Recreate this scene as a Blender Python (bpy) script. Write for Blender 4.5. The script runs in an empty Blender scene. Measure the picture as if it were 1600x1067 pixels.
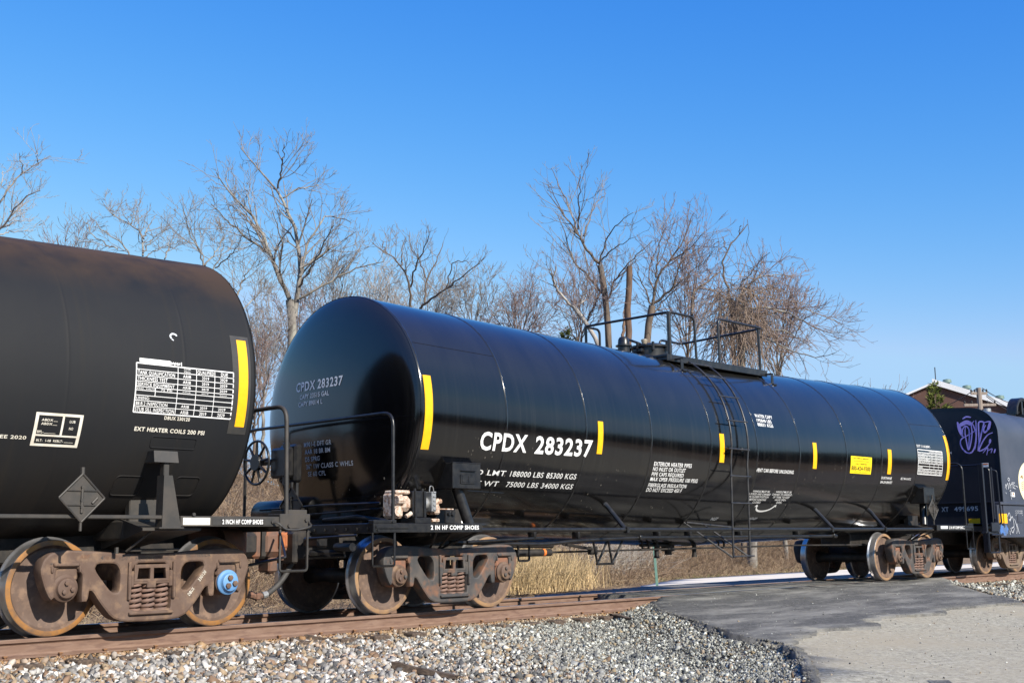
import bpy, bmesh, math, random
import numpy as np
from mathutils import Vector, Matrix
from math import sin, cos, pi, radians, sqrt

S = bpy.context.scene
COL = S.collection
# ------------------------------------------------------------------ camera
PIC_F = 1869.526                 # focal length in picture pixels (1600 wide)
YAW, PITCH, ROLL = 0.80603, 0.16701, -0.01353
CAM = np.array([-9.465, -12.066, 0.816])
_f = np.array([sin(YAW)*cos(PITCH), cos(YAW)*cos(PITCH), sin(PITCH)])
_r0 = np.array([cos(YAW), -sin(YAW), 0.0]); _u0 = np.cross(_r0, _f)
_r = cos(ROLL)*_r0 + sin(ROLL)*_u0
_u = -sin(ROLL)*_r0 + cos(ROLL)*_u0
cd = bpy.data.cameras.new('camera'); cam = bpy.data.objects.new('camera', cd); COL.objects.link(cam)
cd.sensor_width = 36; cd.lens = PIC_F*36/1600; cd.clip_end = 3000; cd.clip_start = 0.1
m3 = Matrix((( _r[0], _u[0], -_f[0]), (_r[1], _u[1], -_f[1]), (_r[2], _u[2], -_f[2])))
cam.matrix_world = Matrix.Translation(Vector(CAM)) @ m3.to_4x4()
S.camera = cam
# ------------------------------------------------------------------ sky and sun
SUN_DIR = Vector((-0.09, -1.0, 0.64)).normalized()
EL = math.asin(SUN_DIR.z)
w = bpy.data.worlds.new('World'); S.world = w; w.use_nodes = True
nt = w.node_tree; bg = nt.nodes['Background']
sky = nt.nodes.new('ShaderNodeTexSky'); sky.sky_type = 'NISHITA'; sky.sun_disc = False
sky.sun_elevation = EL; sky.sun_rotation = math.atan2(SUN_DIR.x, SUN_DIR.y)
sky.altitude = 0; sky.air_density = 1.5; sky.dust_density = 0.5; sky.ozone_density = 5
EXPO = 0.55
S.view_settings.exposure = EXPO
# clear winter air, as developed in the photograph: deeper overhead, paler towards the horizon
sepc = nt.nodes.new('ShaderNodeSeparateColor'); cmb = nt.nodes.new('ShaderNodeCombineColor'); nt.links.new(sky.outputs[0], sepc.inputs[0])
for i, (g, k, mx) in enumerate(((2.4, 7.3, 0.42), (1.29, 1.79, 0.67), (0.505, 1.33, 1.0))):
    pw = nt.nodes.new('ShaderNodeMath'); pw.operation = 'POWER'; pw.inputs[1].default_value = g; nt.links.new(sepc.outputs[i], pw.inputs[0])
    mu = nt.nodes.new('ShaderNodeMath'); mu.operation = 'MULTIPLY'; mu.inputs[1].default_value = 10*k*0.1**g/2**EXPO; nt.links.new(pw.outputs[0], mu.inputs[0])
    mn = nt.nodes.new('ShaderNodeMath'); mn.operation = 'MINIMUM'; mn.inputs[1].default_value = 10*mx/2**EXPO; nt.links.new(mu.outputs[0], mn.inputs[0]); nt.links.new(mn.outputs[0], cmb.inputs[i])
nt.links.new(cmb.outputs[0], bg.inputs['Color']); bg.inputs['Strength'].default_value = 0.1
sl = bpy.data.lights.new('sun', 'SUN'); sl.energy = 5.0; sl.angle = radians(0.53); sl.color = (1.0, 0.925, 0.81)
sun = bpy.data.objects.new('sun', sl); COL.objects.link(sun)
sun.rotation_euler = (-SUN_DIR).to_track_quat('-Z', 'Y').to_euler()
S.view_settings.view_transform = 'Standard'; S.view_settings.look = 'None'
S.view_settings.gamma = 1.0; S.view_settings.use_curve_mapping = False

# ------------------------------------------------------------------ measuring helpers
def ray(px, py):
    d = _f*PIC_F + _r*(px-800) - _u*(py-533.5)
    return d/np.linalg.norm(d)
def at_depth(px, py, D):
    d = ray(px, py); return CAM + d*(D/(d@_f))
def at_Y(px, py, Y):
    d = ray(px, py); return CAM + d*((Y-CAM[1])/d[1])
def at_ground(px, py, zf):
    d = ray(px, py); t0 = 5.0
    for i in range(6000):
        t = 5+i*0.012
        P = CAM + d*t
        if P[2] <= zf(P[0], P[1]): return P
    return CAM + d*80

# ------------------------------------------------------------------ materials
MATS = {}
def new_mat(name):
    m = bpy.data.materials.new(name); m.use_nodes = True
    n = m.node_tree.nodes; l = m.node_tree.links
    return m, n, l, n['Principled BSDF']
def coord(n, l, scale=(1, 1, 1), kind='Object'):
    tc = n.new('ShaderNodeTexCoord'); mp = n.new('ShaderNodeMapping')
    mp.inputs['Scale'].default_value = scale
    l.new(tc.outputs[kind], mp.inputs['Vector']); return mp.outputs[0]
def noise(n, l, vec, scale, detail=4, rough=0.55):
    t = n.new('ShaderNodeTexNoise'); t.inputs['Scale'].default_value = scale
    t.inputs['Detail'].default_value = detail; t.inputs['Roughness'].default_value = rough
    l.new(vec, t.inputs['Vector']); return t.outputs['Fac']
def ramp(n, l, fac, a, b, c0=(0, 0, 0, 1), c1=(1, 1, 1, 1)):
    r = n.new('ShaderNodeValToRGB'); r.color_ramp.elements[0].position = a; r.color_ramp.elements[1].position = b
    r.color_ramp.elements[0].color = c0; r.color_ramp.elements[1].color = c1
    l.new(fac, r.inputs[0]); return r.outputs[0]
def mixc(n, l, fac, a, b):
    m = n.new('ShaderNodeMix'); m.data_type = 'RGBA'
    def put(i, v):
        if hasattr(v, 'is_linked') or isinstance(v, bpy.types.NodeSocket): l.new(v, m.inputs[i])
        else: m.inputs[i].default_value = (*v[:3], 1)
    if isinstance(fac, bpy.types.NodeSocket): l.new(fac, m.inputs[0])
    else: m.inputs[0].default_value = fac
    put(6, a); put(7, b); return m.outputs[2]
def bump(n, l, bs, h, strength=0.3, dist=0.02):
    b = n.new('ShaderNodeBump'); b.inputs['Strength'].default_value = strength; b.inputs['Distance'].default_value = dist
    l.new(h, b.inputs['Height']); l.new(b.outputs[0], bs.inputs['Normal'])
def pm(name, c1, c2=None, scale=8, lo=0.4, hi=0.65, rough=0.6, metal=0.0, bmp=0.0, coat=0.0, spec=0.5, stretch=(1, 1, 1), c3=None, s3=30, bdist=0.02):
    m, n, l, b = new_mat(name)
    b.inputs['Roughness'].default_value = rough; b.inputs['Metallic'].default_value = metal
    b.inputs['Specular IOR Level'].default_value = spec
    b.inputs['Coat Weight'].default_value = coat; b.inputs['Coat Roughness'].default_value = 0.06
    v = coord(n, l, stretch)
    col = None
    if c2 is not None:
        nz = noise(n, l, v, scale, 6)
        col = mixc(n, l, ramp(n, l, nz, lo, hi), c1, c2)
        if c3 is not None:
            nz3 = noise(n, l, v, s3, 4)
            col = mixc(n, l, ramp(n, l, nz3, 0.5, 0.68), col, c3)
        l.new(col, b.inputs['Base Color'])
        if bmp: bump(n, l, b, nz, bmp, bdist)
    else:
        b.inputs['Base Color'].default_value = (*c1, 1)
    MATS[name] = m; return m

# black gloss tank paint, streaked and speckled
def tank_black():
    m, n, l, b = new_mat('black_gloss_paint')
    tc = n.new('ShaderNodeTexCoord')
    v = coord(n, l, (22, 0.35, 0.35)); st = noise(n, l, v, 1.0, 8, 0.7)
    v2 = coord(n, l, (1, 1, 1)); lo = noise(n, l, v2, 0.9, 4)
    col = mixc(n, l, ramp(n, l, st, 0.5, 0.78), (0.0022, 0.0022, 0.0026), (0.013, 0.0122, 0.0112))
    # road grime near the belly
    sep = n.new('ShaderNodeSeparateXYZ'); l.new(tc.outputs['Object'], sep.inputs[0])
    zz = ramp(n, l, sep.outputs['Z'], 0.0, 1.0)
    mr = n.new('ShaderNodeMapRange'); mr.inputs[1].default_value = 2.0; mr.inputs[2].default_value = 1.1
    l.new(sep.outputs['Z'], mr.inputs[0])
    mu = n.new('ShaderNodeMath'); mu.operation = 'MULTIPLY'; l.new(mr.outputs[0], mu.inputs[0]); l.new(ramp(n, l, lo, 0.3, 0.7), mu.inputs[1])
    mu2 = n.new('ShaderNodeMath'); mu2.operation = 'MULTIPLY'; l.new(mu.outputs[0], mu2.inputs[0]); mu2.inputs[1].default_value = 0.55
    col = mixc(n, l, mu2.outputs[0], col, (0.016, 0.0135, 0.011))
    mrd = n.new('ShaderNodeMapRange'); mrd.inputs[1].default_value = 2.0; mrd.inputs[2].default_value = 3.0; l.new(sep.outputs['Z'], mrd.inputs[0])
    dz = n.new('ShaderNodeMath'); dz.operation = 'MULTIPLY'; l.new(mrd.outputs[0], dz.inputs[0]); l.new(ramp(n, l, noise(n, l, coord(n, l, (3, 1, 1)), 1.0, 6), 0.2, 0.75, (.45, .45, .45, 1)), dz.inputs[1])
    ge = n.new('ShaderNodeNewGeometry'); sn = n.new('ShaderNodeSeparateXYZ'); l.new(ge.outputs['Normal'], sn.inputs[0])
    up_ = n.new('ShaderNodeMapRange'); up_.inputs[1].default_value = 0.0; up_.inputs[2].default_value = 0.35; l.new(sn.outputs['Z'], up_.inputs[0])
    dz2 = n.new('ShaderNodeMath'); dz2.operation = 'MULTIPLY'; l.new(dz.outputs[0], dz2.inputs[0]); l.new(up_.outputs[0], dz2.inputs[1])
    col = mixc(n, l, dz2.outputs[0], col, (0.0185, 0.0182, 0.0165))
    # pale splashes
    vo = n.new('ShaderNodeTexVoronoi'); vo.inputs['Scale'].default_value = 11; l.new(coord(n, l, (1.3, 1, 0.7)), vo.inputs['Vector'])
    sp = ramp(n, l, vo.outputs['Distance'], 0.10, 0.13, (1, 1, 1, 1), (0, 0, 0, 1))
    msk = ramp(n, l, noise(n, l, v2, 1.3, 3), 0.50, 0.62)
    m3_ = n.new('ShaderNodeMath'); m3_.operation = 'MULTIPLY'; l.new(sp, m3_.inputs[0]); l.new(msk, m3_.inputs[1])
    mr2 = n.new('ShaderNodeMapRange'); mr2.inputs[1].default_value = 2.3; mr2.inputs[2].default_value = 1.5; l.new(sep.outputs['Z'], mr2.inputs[0])
    m4_ = n.new('ShaderNodeMath'); m4_.operation = 'MULTIPLY'; l.new(m3_.outputs[0], m4_.inputs[0]); l.new(mr2.outputs[0], m4_.inputs[1])
    col = mixc(n, l, m4_.outputs[0], col, (0.22, 0.2, 0.16))
    l.new(col, b.inputs['Base Color'])
    rr = n.new('ShaderNodeMapRange'); rr.inputs[3].default_value = 0.10; rr.inputs[4].default_value = 0.20
    l.new(st, rr.inputs[0]); l.new(rr.outputs[0], b.inputs['Roughness'])
    b.inputs['Specular IOR Level'].default_value = 0.55; b.inputs['Coat Weight'].default_value = 0.35; b.inputs['Coat Roughness'].default_value = 0.10
    bp = n.new('ShaderNodeBump'); bp.inputs['Strength'].default_value = 0.05; bp.inputs['Distance'].default_value = 0.05
    l.new(lo, bp.inputs['Height']); l.new(bp.outputs[0], b.inputs['Normal'])
    MATS['black_gloss_paint'] = m; return m
def tank_grey():
    m, n, l, b = new_mat('weathered_grey_paint')
    tc = n.new('ShaderNodeTexCoord'); sep = n.new('ShaderNodeSeparateXYZ'); l.new(tc.outputs['Object'], sep.inputs[0])
    v = coord(n, l, (1, 1, 1))
    n1 = noise(n, l, v, 1.2, 6); n2 = noise(n, l, coord(n, l, (14, 0.6, 0.6)), 1.0, 6)
    col = mixc(n, l, ramp(n, l, n1, 0.35, 0.7), (0.0110, 0.0121, 0.0144), (0.0146, 0.0152, 0.0166))
    col = mixc(n, l, ramp(n, l, n2, 0.55, 0.95), col, (0.0185, 0.017, 0.015))
    mr = n.new('ShaderNodeMapRange'); mr.inputs[1].default_value = 3.25; mr.inputs[2].default_value = 3.85
    l.new(sep.outputs['Z'], mr.inputs[0])
    ad = n.new('ShaderNodeMath'); ad.operation = 'MULTIPLY_ADD'; l.new(n1, ad.inputs[0]); ad.inputs[1].default_value = 4.5; ad.inputs[2].default_value = -2.3
    ad2 = n.new('ShaderNodeMath'); ad2.operation = 'ADD'; ad2.use_clamp = True; l.new(mr.outputs[0], ad2.inputs[0]); l.new(ad.outputs[0], ad2.inputs[1])
    mu = n.new('ShaderNodeMath'); mu.operation = 'MULTIPLY'; l.new(ad2.outputs[0], mu.inputs[0]); l.new(mr.outputs[0], mu.inputs[1])
    col = mixc(n, l, mu.outputs[0], col, (0.060, 0.036, 0.019))
    mr3 = n.new('ShaderNodeMapRange'); mr3.inputs[1].default_value = 1.9; mr3.inputs[2].default_value = 1.2; l.new(sep.outputs['Z'], mr3.inputs[0])
    mm = n.new('ShaderNodeMath'); mm.operation = 'MULTIPLY'; l.new(mr3.outputs[0], mm.inputs[0]); l.new(n2, mm.inputs[1])
    col = mixc(n, l, mm.outputs[0], col, (0.030, 0.025, 0.020))
    dr = noise(n, l, coord(n, l, (5, 0.25, 0.25)), 1.0, 5); dm = n.new('ShaderNodeMath'); dm.operation = 'MULTIPLY'; l.new(ramp(n, l, dr, 0.60, 0.74), dm.inputs[0]); l.new(ramp(n, l, n1, 0.35, 0.6), dm.inputs[1])
    dm2 = n.new('ShaderNodeMath'); dm2.operation = 'MULTIPLY'; l.new(dm.outputs[0], dm2.inputs[0]); dm2.inputs[1].default_value = 0.45
    col = mixc(n, l, dm2.outputs[0], col, (0.034, 0.022, 0.013))
    l.new(col, b.inputs['Base Color']); b.inputs['Roughness'].default_value = 0.68
    b.inputs['Specular IOR Level'].default_value = 0.22
    bump(n, l, b, n1, 0.06, 0.05); MATS['weathered_grey_paint'] = m; return m
tank_black(); tank_grey()
pm('weld_glint_paint', (0.014, 0.014, 0.015), (0.045, 0.044, 0.042), 3, 0.45, 0.8, rough=0.2, bmp=0.6, bdist=.01)  # seam colour lifted above the tank black, standing in for sun glints
pm('black_paint', (0.010, 0.010, 0.011), (0.022, 0.021, 0.02), 14, rough=0.32, bmp=0.08)
pm('ladder_paint', (0.022, 0.022, 0.024), (0.05, 0.046, 0.042), 10, rough=0.34, bmp=0.08)
pm('black_dull', (0.012, 0.011, 0.011), (0.035, 0.029, 0.024), 9, rough=0.6, bmp=0.15)
pm('grey_paint', (0.032, 0.030, 0.027), (0.052, 0.044, 0.036), 7, rough=0.6, bmp=0.1)
pm('cast_brown', (0.096, 0.058, 0.041), (0.122, 0.080, 0.059), 6, rough=0.75, bmp=0.3, c3=(0.19, 0.12, 0.075), s3=9)
pm('cast_grey', (0.045, 0.044, 0.045), (0.085, 0.072, 0.063), 5, rough=0.7, bmp=0.3, c3=(0.17, 0.085, 0.05), s3=7)
pm('cast_tan', (0.20, 0.145, 0.10), (0.13, 0.092, 0.074), 4, rough=0.8, bmp=0.3)
pm('adapter_rust', (0.24, 0.105, 0.06), (0.15, 0.085, 0.06), 9, rough=0.8, bmp=0.3)
pm('coupler_rust', (0.15, 0.085, 0.060), (0.105, 0.065, 0.048), 6, rough=0.8, bmp=0.35, c3=(0.22, 0.09, 0.045), s3=5)
pm('wheel_plate', (0.105, 0.068, 0.051), (0.142, 0.098, 0.077), 5, rough=0.75, bmp=0.15, c3=(0.2, 0.13, 0.09), s3=14)
pm('wheel_rim_rust', (0.30, 0.135, 0.032), (0.15, 0.085, 0.045), 9, rough=0.75, bmp=0.2)
pm('wheel_rim_tan', (0.30, 0.18, 0.09), (0.18, 0.12, 0.085), 9, rough=0.75, bmp=0.2)
pm('wheel_tread', (0.60, 0.60, 0.61), (0.34, 0.33, 0.33), 3, rough=0.30, metal=0.85)
pm('knuckle_orange', (0.42, 0.13, 0.04), (0.25, 0.09, 0.04), 9, rough=0.8, bmp=0.3)
pm('spring_rust', (0.20, 0.12, 0.09), (0.13, 0.085, 0.07), 12, rough=0.75, bmp=0.2)
pm('cap_blue', (0.10, 0.25, 0.50), (0.13, 0.29, 0.52), 10, rough=0.5)
pm('white_stencil', (0.80, 0.80, 0.79), (0.7, 0.7, 0.68), 9, rough=0.5)
pm('cream_stencil', (0.74, 0.71, 0.62), (0.62, 0.57, 0.47), 9, rough=0.6)
pm('dim_stencil', (0.55, 0.57, 0.6), (0.48, 0.5, 0.53), 9, rough=0.5)
pm('faint_stencil', (0.20, 0.20, 0.20), (0.15, 0.15, 0.15), 9, rough=0.6)
pm('ghost_paint', (0.026, 0.0255, 0.025), (0.036, 0.034, 0.03), 9, rough=0.6)
pm('yellow_tape', (0.90, 0.47, 0.005), (0.86, 0.42, 0.005), 12, rough=0.4)
pm('yellow_panel', (0.90, 0.66, 0.005), (0.86, 0.62, 0.01), 5, rough=0.45)
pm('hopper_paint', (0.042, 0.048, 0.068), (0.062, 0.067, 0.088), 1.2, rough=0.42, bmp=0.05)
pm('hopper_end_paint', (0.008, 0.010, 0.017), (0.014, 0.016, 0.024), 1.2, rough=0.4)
pm('purple_spray', (0.42, 0.34, 0.78), (0.34, 0.27, 0.68), 6, rough=0.5)
pm('white_spray', (0.5, 0.52, 0.55), rough=0.6)
pm('blue_spray', (0.06, 0.16, 0.42), (0.08, 0.12, 0.2), 6, rough=0.6)
pm('cream_paint', (0.80, 0.72, 0.48), (0.76, 0.66, 0.42), 5, rough=0.5)
pm('brown_paint', (0.25, 0.14, 0.05), rough=0.6)
pm('orange_paint', (0.75, 0.18, 0.03), rough=0.6)
pm('valve_rust_white', (0.62, 0.52, 0.43), (0.26, 0.13, 0.07), 26, rough=0.8, bmp=0.3)
pm('alu', (0.45, 0.45, 0.44), (0.3, 0.3, 0.3), 15, rough=0.4, metal=0.6)
pm('brass', (0.45, 0.38, 0.28), rough=0.4, metal=0.5)
pm('hose_rubber', (0.035, 0.034, 0.033), (0.055, 0.052, 0.05), 20, rough=0.7, bmp=0.2)
pm('rail_rust', (0.165, 0.098, 0.068), (0.21, 0.135, 0.098), 3.5, rough=0.75, bmp=0.15, stretch=(1, 3, 6), c3=(0.13, 0.075, 0.055), s3=6)
pm('rail_head', (0.42, 0.40, 0.39), (0.28, 0.22, 0.19), 3, rough=0.28, metal=0.9, stretch=(0.3, 6, 6))
pm('tie_wood', (0.06, 0.042, 0.032), (0.12, 0.085, 0.06), 5, rough=0.9, bmp=0.5, stretch=(8, 1, 8))
pm('tie_plate_rust', (0.24, 0.12, 0.055), (0.15, 0.085, 0.05), 12, rough=0.85, bmp=0.3)
pm('bark_grey', (0.23, 0.21, 0.185), (0.10, 0.088, 0.076), 5, rough=0.9, bmp=0.5, stretch=(1, 1, 0.35), c3=(0.34, 0.33, 0.28), s3=3)
pm('bark_dark', (0.11, 0.085, 0.065), (0.17, 0.13, 0.10), 5, rough=0.9, bmp=0.5, stretch=(1, 1, 0.35))
pm('bark_pale', (0.40, 0.37, 0.33), (0.24, 0.21, 0.185), 5, rough=0.9, bmp=0.4)
pm('bark_snag', (0.17, 0.105, 0.07), (0.09, 0.06, 0.045), 6, rough=0.95, bmp=0.6, stretch=(3, 3, 0.5))
pm('twig_grey', (0.20, 0.175, 0.155), (0.28, 0.25, 0.22), 3, rough=0.85)
pm('twig_pale', (0.37, 0.33, 0.29), (0.27, 0.23, 0.2), 3, rough=0.85)
pm('twig_red', (0.20, 0.135, 0.115), (0.27, 0.2, 0.17), 3, rough=0.85)
pm('vine_tan', (0.27, 0.20, 0.15), (0.17, 0.12, 0.09), 1.5, rough=0.9)
pm('concrete_road', (0.76, 0.68, 0.56), (0.67, 0.60, 0.49), 1.2, rough=0.9, bmp=0.1)
pm('brick', (0.085, 0.042, 0.032), (0.115, 0.06, 0.045), 0.6, rough=0.9)
pm('roof_white', (0.75, 0.75, 0.74), (0.65, 0.65, 0.64), 0.5, rough=0.6)
pm('vent_green', (0.10, 0.17, 0.14), (0.14, 0.2, 0.17), 2, rough=0.6)
pm('pole_wood', (0.20, 0.16, 0.13), (0.28, 0.23, 0.19), 3, rough=0.9, stretch=(6, 6, 0.5))
pm('post_green', (0.10, 0.20, 0.16), (0.13, 0.23, 0.19), 6, rough=0.5)
pm('wire_black', (0.03, 0.03, 0.035), rough=0.6)
pm('far_wood', (0.055, 0.047, 0.038), (0.035, 0.035, 0.027), 0.3, rough=1.0, spec=0.1)

def attr_mat(name, rough=0.85, spec=0.3, nscale=60, namt=0.25, bmp=0.2, trans=0.0):
    m, n, l, b = new_mat(name)
    a = n.new('ShaderNodeAttribute'); a.attribute_name = 'col'
    nz = noise(n, l, coord(n, l), nscale, 4)
    mr = n.new('ShaderNodeMapRange'); mr.inputs[3].default_value = 1-namt; mr.inputs[4].default_value = 1+namt; l.new(nz, mr.inputs[0])
    vm = n.new('ShaderNodeVectorMath'); vm.operation = 'SCALE'; l.new(a.outputs['Color'], vm.inputs[0]); l.new(mr.outputs[0], vm.inputs['Scale'])
    l.new(vm.outputs[0], b.inputs['Base Color'])
    b.inputs['Roughness'].default_value = rough; b.inputs['Specular IOR Level'].default_value = spec
    if bmp: bump(n, l, b, nz, bmp, 0.01)
    MATS[name] = m; return m
attr_mat('stone'); attr_mat('straw', nscale=3, bmp=0, spec=0.15); attr_mat('needle', nscale=3, bmp=0, spec=0.15)

def ground_mat():
    m, n, l, b = new_mat('soil')
    v = coord(n, l); n1 = noise(n, l, v, 0.5, 8); n2 = noise(n, l, v, 18, 8, 0.7); n3 = noise(n, l, v, 45, 4)
    c = mixc(n, l, ramp(n, l, n1, 0.4, 0.6), (0.20, 0.14, 0.095), (0.29, 0.215, 0.145))
    c = mixc(n, l, ramp(n, l, n2, 0.45, 0.7), c, (0.11, 0.08, 0.055))
    c = mixc(n, l, ramp(n, l, n3, 0.6, 0.72), c, (0.42, 0.34, 0.24))
    l.new(c, b.inputs['Base Color']); b.inputs['Roughness'].default_value = 0.95; b.inputs['Specular IOR Level'].default_value = 0.1
    bump(n, l, b, n2, 0.8, 0.05); MATS['soil'] = m
    m, n, l, b = new_mat('ballast_bed')
    v = coord(n, l); vo = n.new('ShaderNodeTexVoronoi'); vo.inputs['Scale'].default_value = 26; l.new(v, vo.inputs['Vector'])
    hs = n.new('ShaderNodeSeparateColor'); l.new(vo.outputs['Color'], hs.inputs[0])
    c = mixc(n, l, hs.outputs[0], (0.10, 0.095, 0.085), (0.27, 0.25, 0.22))
    c = mixc(n, l, ramp(n, l, hs.outputs[1], 0.5, 0.8), c, (0.27, 0.2, 0.145))
    l.new(c, b.inputs['Base Color']); b.inputs['Roughness'].default_value = 0.9
    bump(n, l, b, vo.outputs['Distance'], 0.9, 0.03); MATS['ballast_bed'] = m
    m, n, l, b = new_mat('fresh_asphalt')
    v = coord(n, l); n1 = noise(n, l, v, 15, 8, 0.9); n2 = noise(n, l, v, 0.7, 5)
    vo = n.new('ShaderNodeTexVoronoi'); vo.inputs['Scale'].default_value = 42; l.new(v, vo.inputs['Vector'])
    c = mixc(n, l, ramp(n, l, n1, 0.35, 0.75), (0.035, 0.0345, 0.034), (0.25, 0.241, 0.216))
    # dusty tyre wipes along the road
    d = noise(n, l, coord(n, l, (0.55, 2.2, 1)), 1.2, 7, 0.65)
    c = mixc(n, l, ramp(n, l, d, 0.46, 0.75), c, (0.34, 0.325, 0.285))
    c = mixc(n, l, ramp(n, l, vo.outputs['Distance'], 0.08, 0.13, (0.7, 0.7, 0.7, 1), (0, 0, 0, 1)), c, (0.16, 0.155, 0.15))
    l.new(c, b.inputs['Base Color']); b.inputs['Roughness'].default_value = 0.8; b.inputs['Specular IOR Level'].default_value = 0.3
    bump(n, l, b, n1, 0.9, 0.025); MATS['fresh_asphalt'] = m
    m, n, l, b = new_mat('old_asphalt')
    v = coord(n, l); n1 = noise(n, l, v, 13, 8, 0.9); n2 = noise(n, l, v, 0.5, 5); n3 = noise(n, l, v, 22, 3)
    c = mixc(n, l, ramp(n, l, n1, 0.36, 0.64), (0.12, 0.107, 0.086), (0.55, 0.51, 0.385))
    c = mixc(n, l, ramp(n, l, n2, 0.4, 0.7), c, (0.35, 0.305, 0.22))
    c = mixc(n, l, ramp(n, l, n3, 0.6, 0.7), c, (0.42, 0.39, 0.34))
    l.new(c, b.inputs['Base Color']); b.inputs['Roughness'].default_value = 0.9; b.inputs['Specular IOR Level'].default_value = 0.25
    bump(n, l, b, n1, 0.5, 0.01); MATS['old_asphalt'] = m
ground_mat()

# ------------------------------------------------------------------ mesh building
class MB:
    def __init__(self): self.v = []; self.f = []; self.mi = []; self.cur = 0
    def add(self, vs, fs):
        o = len(self.v); self.v += [tuple(map(float, p)) for p in vs]
        for q in fs: self.f.append(tuple(i+o for i in q)); self.mi.append(self.cur)
        return self
    def box(self, x0, x1, y0, y1, z0, z1, ch=0.0):
        if x0 > x1: x0, x1 = x1, x0
        if y0 > y1: y0, y1 = y1, y0
        if z0 > z1: z0, z1 = z1, z0
        c = min(ch or 0.006, (x1-x0)*.3, (y1-y0)*.3, (z1-z0)*.3)
        bm = bmesh.new()
        r = bmesh.ops.create_cube(bm, size=1)
        for q in bm.verts:
            q.co = Vector(((x0+x1)/2+q.co.x*(x1-x0), (y0+y1)/2+q.co.y*(y1-y0), (z0+z1)/2+q.co.z*(z1-z0)))
        bmesh.ops.bevel(bm, geom=list(bm.edges), offset=c, segments=1, affect='EDGES')
        return self.bm(bm)
    def bm(self, bm):
        bm.verts.index_update()
        self.add([q.co[:] for q in bm.verts], [[q.index for q in f.verts] for f in bm.faces]); bm.free(); return self
    def tube(self, path, r, n=8, caps=True):
        P = [Vector(p) for p in path]
        rs = r if isinstance(r, (list, tuple)) else [r]*len(P)
        vs = []; fs = []
        T0 = (P[1]-P[0]).normalized()
        A = T0.orthogonal().normalized()
        for i, p in enumerate(P):
            T = (P[min(i+1, len(P)-1)]-P[max(i-1, 0)]).normalized()
            A = (A - T*A.dot(T))
            A = A.normalized() if A.length > 1e-6 else T.orthogonal().normalized()
            B = T.cross(A)
            for k in range(n):
                a = 2*pi*k/n; vs.append(p+(A*cos(a)+B*sin(a))*rs[i])
        for i in range(len(P)-1):
            for k in range(n):
                fs.append((i*n+k, i*n+(k+1) % n, (i+1)*n+(k+1) % n, (i+1)*n+k))
        if caps: fs.append(tuple(range(n))[::-1]); fs.append(tuple((len(P)-1)*n+k for k in range(n)))
        return self.add(vs, fs)
    def lathe(self, prof, o, axis='Y', n=48, mats=None, sgn=1):
        # prof: (a along axis, r)
        vs = []; fs = []
        for a, r in prof:
            for k in range(n):
                t = 2*pi*k/n; c, s_ = r*cos(t), r*sin(t)
                if axis == 'Y': vs.append((o[0]+c, o[1]+sgn*a, o[2]+s_))
                elif axis == 'X': vs.append((o[0]+sgn*a, o[1]+c, o[2]+s_))
                else: vs.append((o[0]+c, o[1]+s_, o[2]+sgn*a))
        base = len(self.v); self.v += [tuple(map(float, p)) for p in vs]
        for i in range(len(prof)-1):
            for k in range(n):
                self.f.append(tuple(base+j for j in (i*n+k, i*n+(k+1) % n, (i+1)*n+(k+1) % n, (i+1)*n+k)))
                self.mi.append(mats[i] if mats else self.cur)
        return self
    def poly(self, pts, y0, y1):            # x,z outline extruded along Y
        n = len(pts)
        vs = [(x, y0, z) for x, z in pts]+[(x, y1, z) for x, z in pts]
        fs = [tuple(range(n)), tuple(range(n, 2*n))[::-1]]+[(i, (i+1) % n, n+(i+1) % n, n+i) for i in range(n)]
        return self.add(vs, fs)
    def build(self, name, mats, parent=None, smooth=True, angle=35, fixn=True):
        me = bpy.data.meshes.new(name); me.from_pydata(self.v, [], self.f); me.update()
        ms = mats if isinstance(mats, (list, tuple)) else [mats]
        for m in ms: me.materials.append(MATS[m])
        if len(ms) > 1: me.polygons.foreach_set('material_index', self.mi)
        if fixn:
            bm = bmesh.new(); bm.from_mesh(me); bmesh.ops.recalc_face_normals(bm, faces=bm.faces); bm.to_mesh(me); bm.free()
        if smooth:
            me.polygons.foreach_set('use_smooth', [True]*len(me.polygons)); me.set_sharp_from_angle(angle=radians(angle))
        ob = bpy.data.objects.new(name, me); COL.objects.link(ob)
        if parent: ob.parent = parent
        return ob
def arc_path(pts, r=0.1, n=5):
    P = [Vector(p) for p in pts]; out = [P[0]]
    for i in range(1, len(P)-1):
        a = (P[i-1]-P[i]); b = (P[i+1]-P[i]); rr = min(r, a.length*.45, b.length*.45)
        A = P[i]+a.normalized()*rr; B = P[i]+b.normalized()*rr
        for k in range(n+1):
            t = k/n; out.append(A*(1-t)**2+P[i]*2*t*(1-t)+B*t*t)
    out.append(P[-1]); return out
def tag(o, label=None, cat=None, group=None, kind=None):
    if label: o['label'] = label
    if cat: o['category'] = cat
    if group: o['group'] = group
    if kind: o['kind'] = kind
    return o
def thing(name, label, cat, loc=(0, 0, 0), group=None):
    o = bpy.data.objects.new(name, None); COL.objects.link(o); o.location = loc; o.empty_display_size = .2
    return tag(o, label, cat, group)
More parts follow.
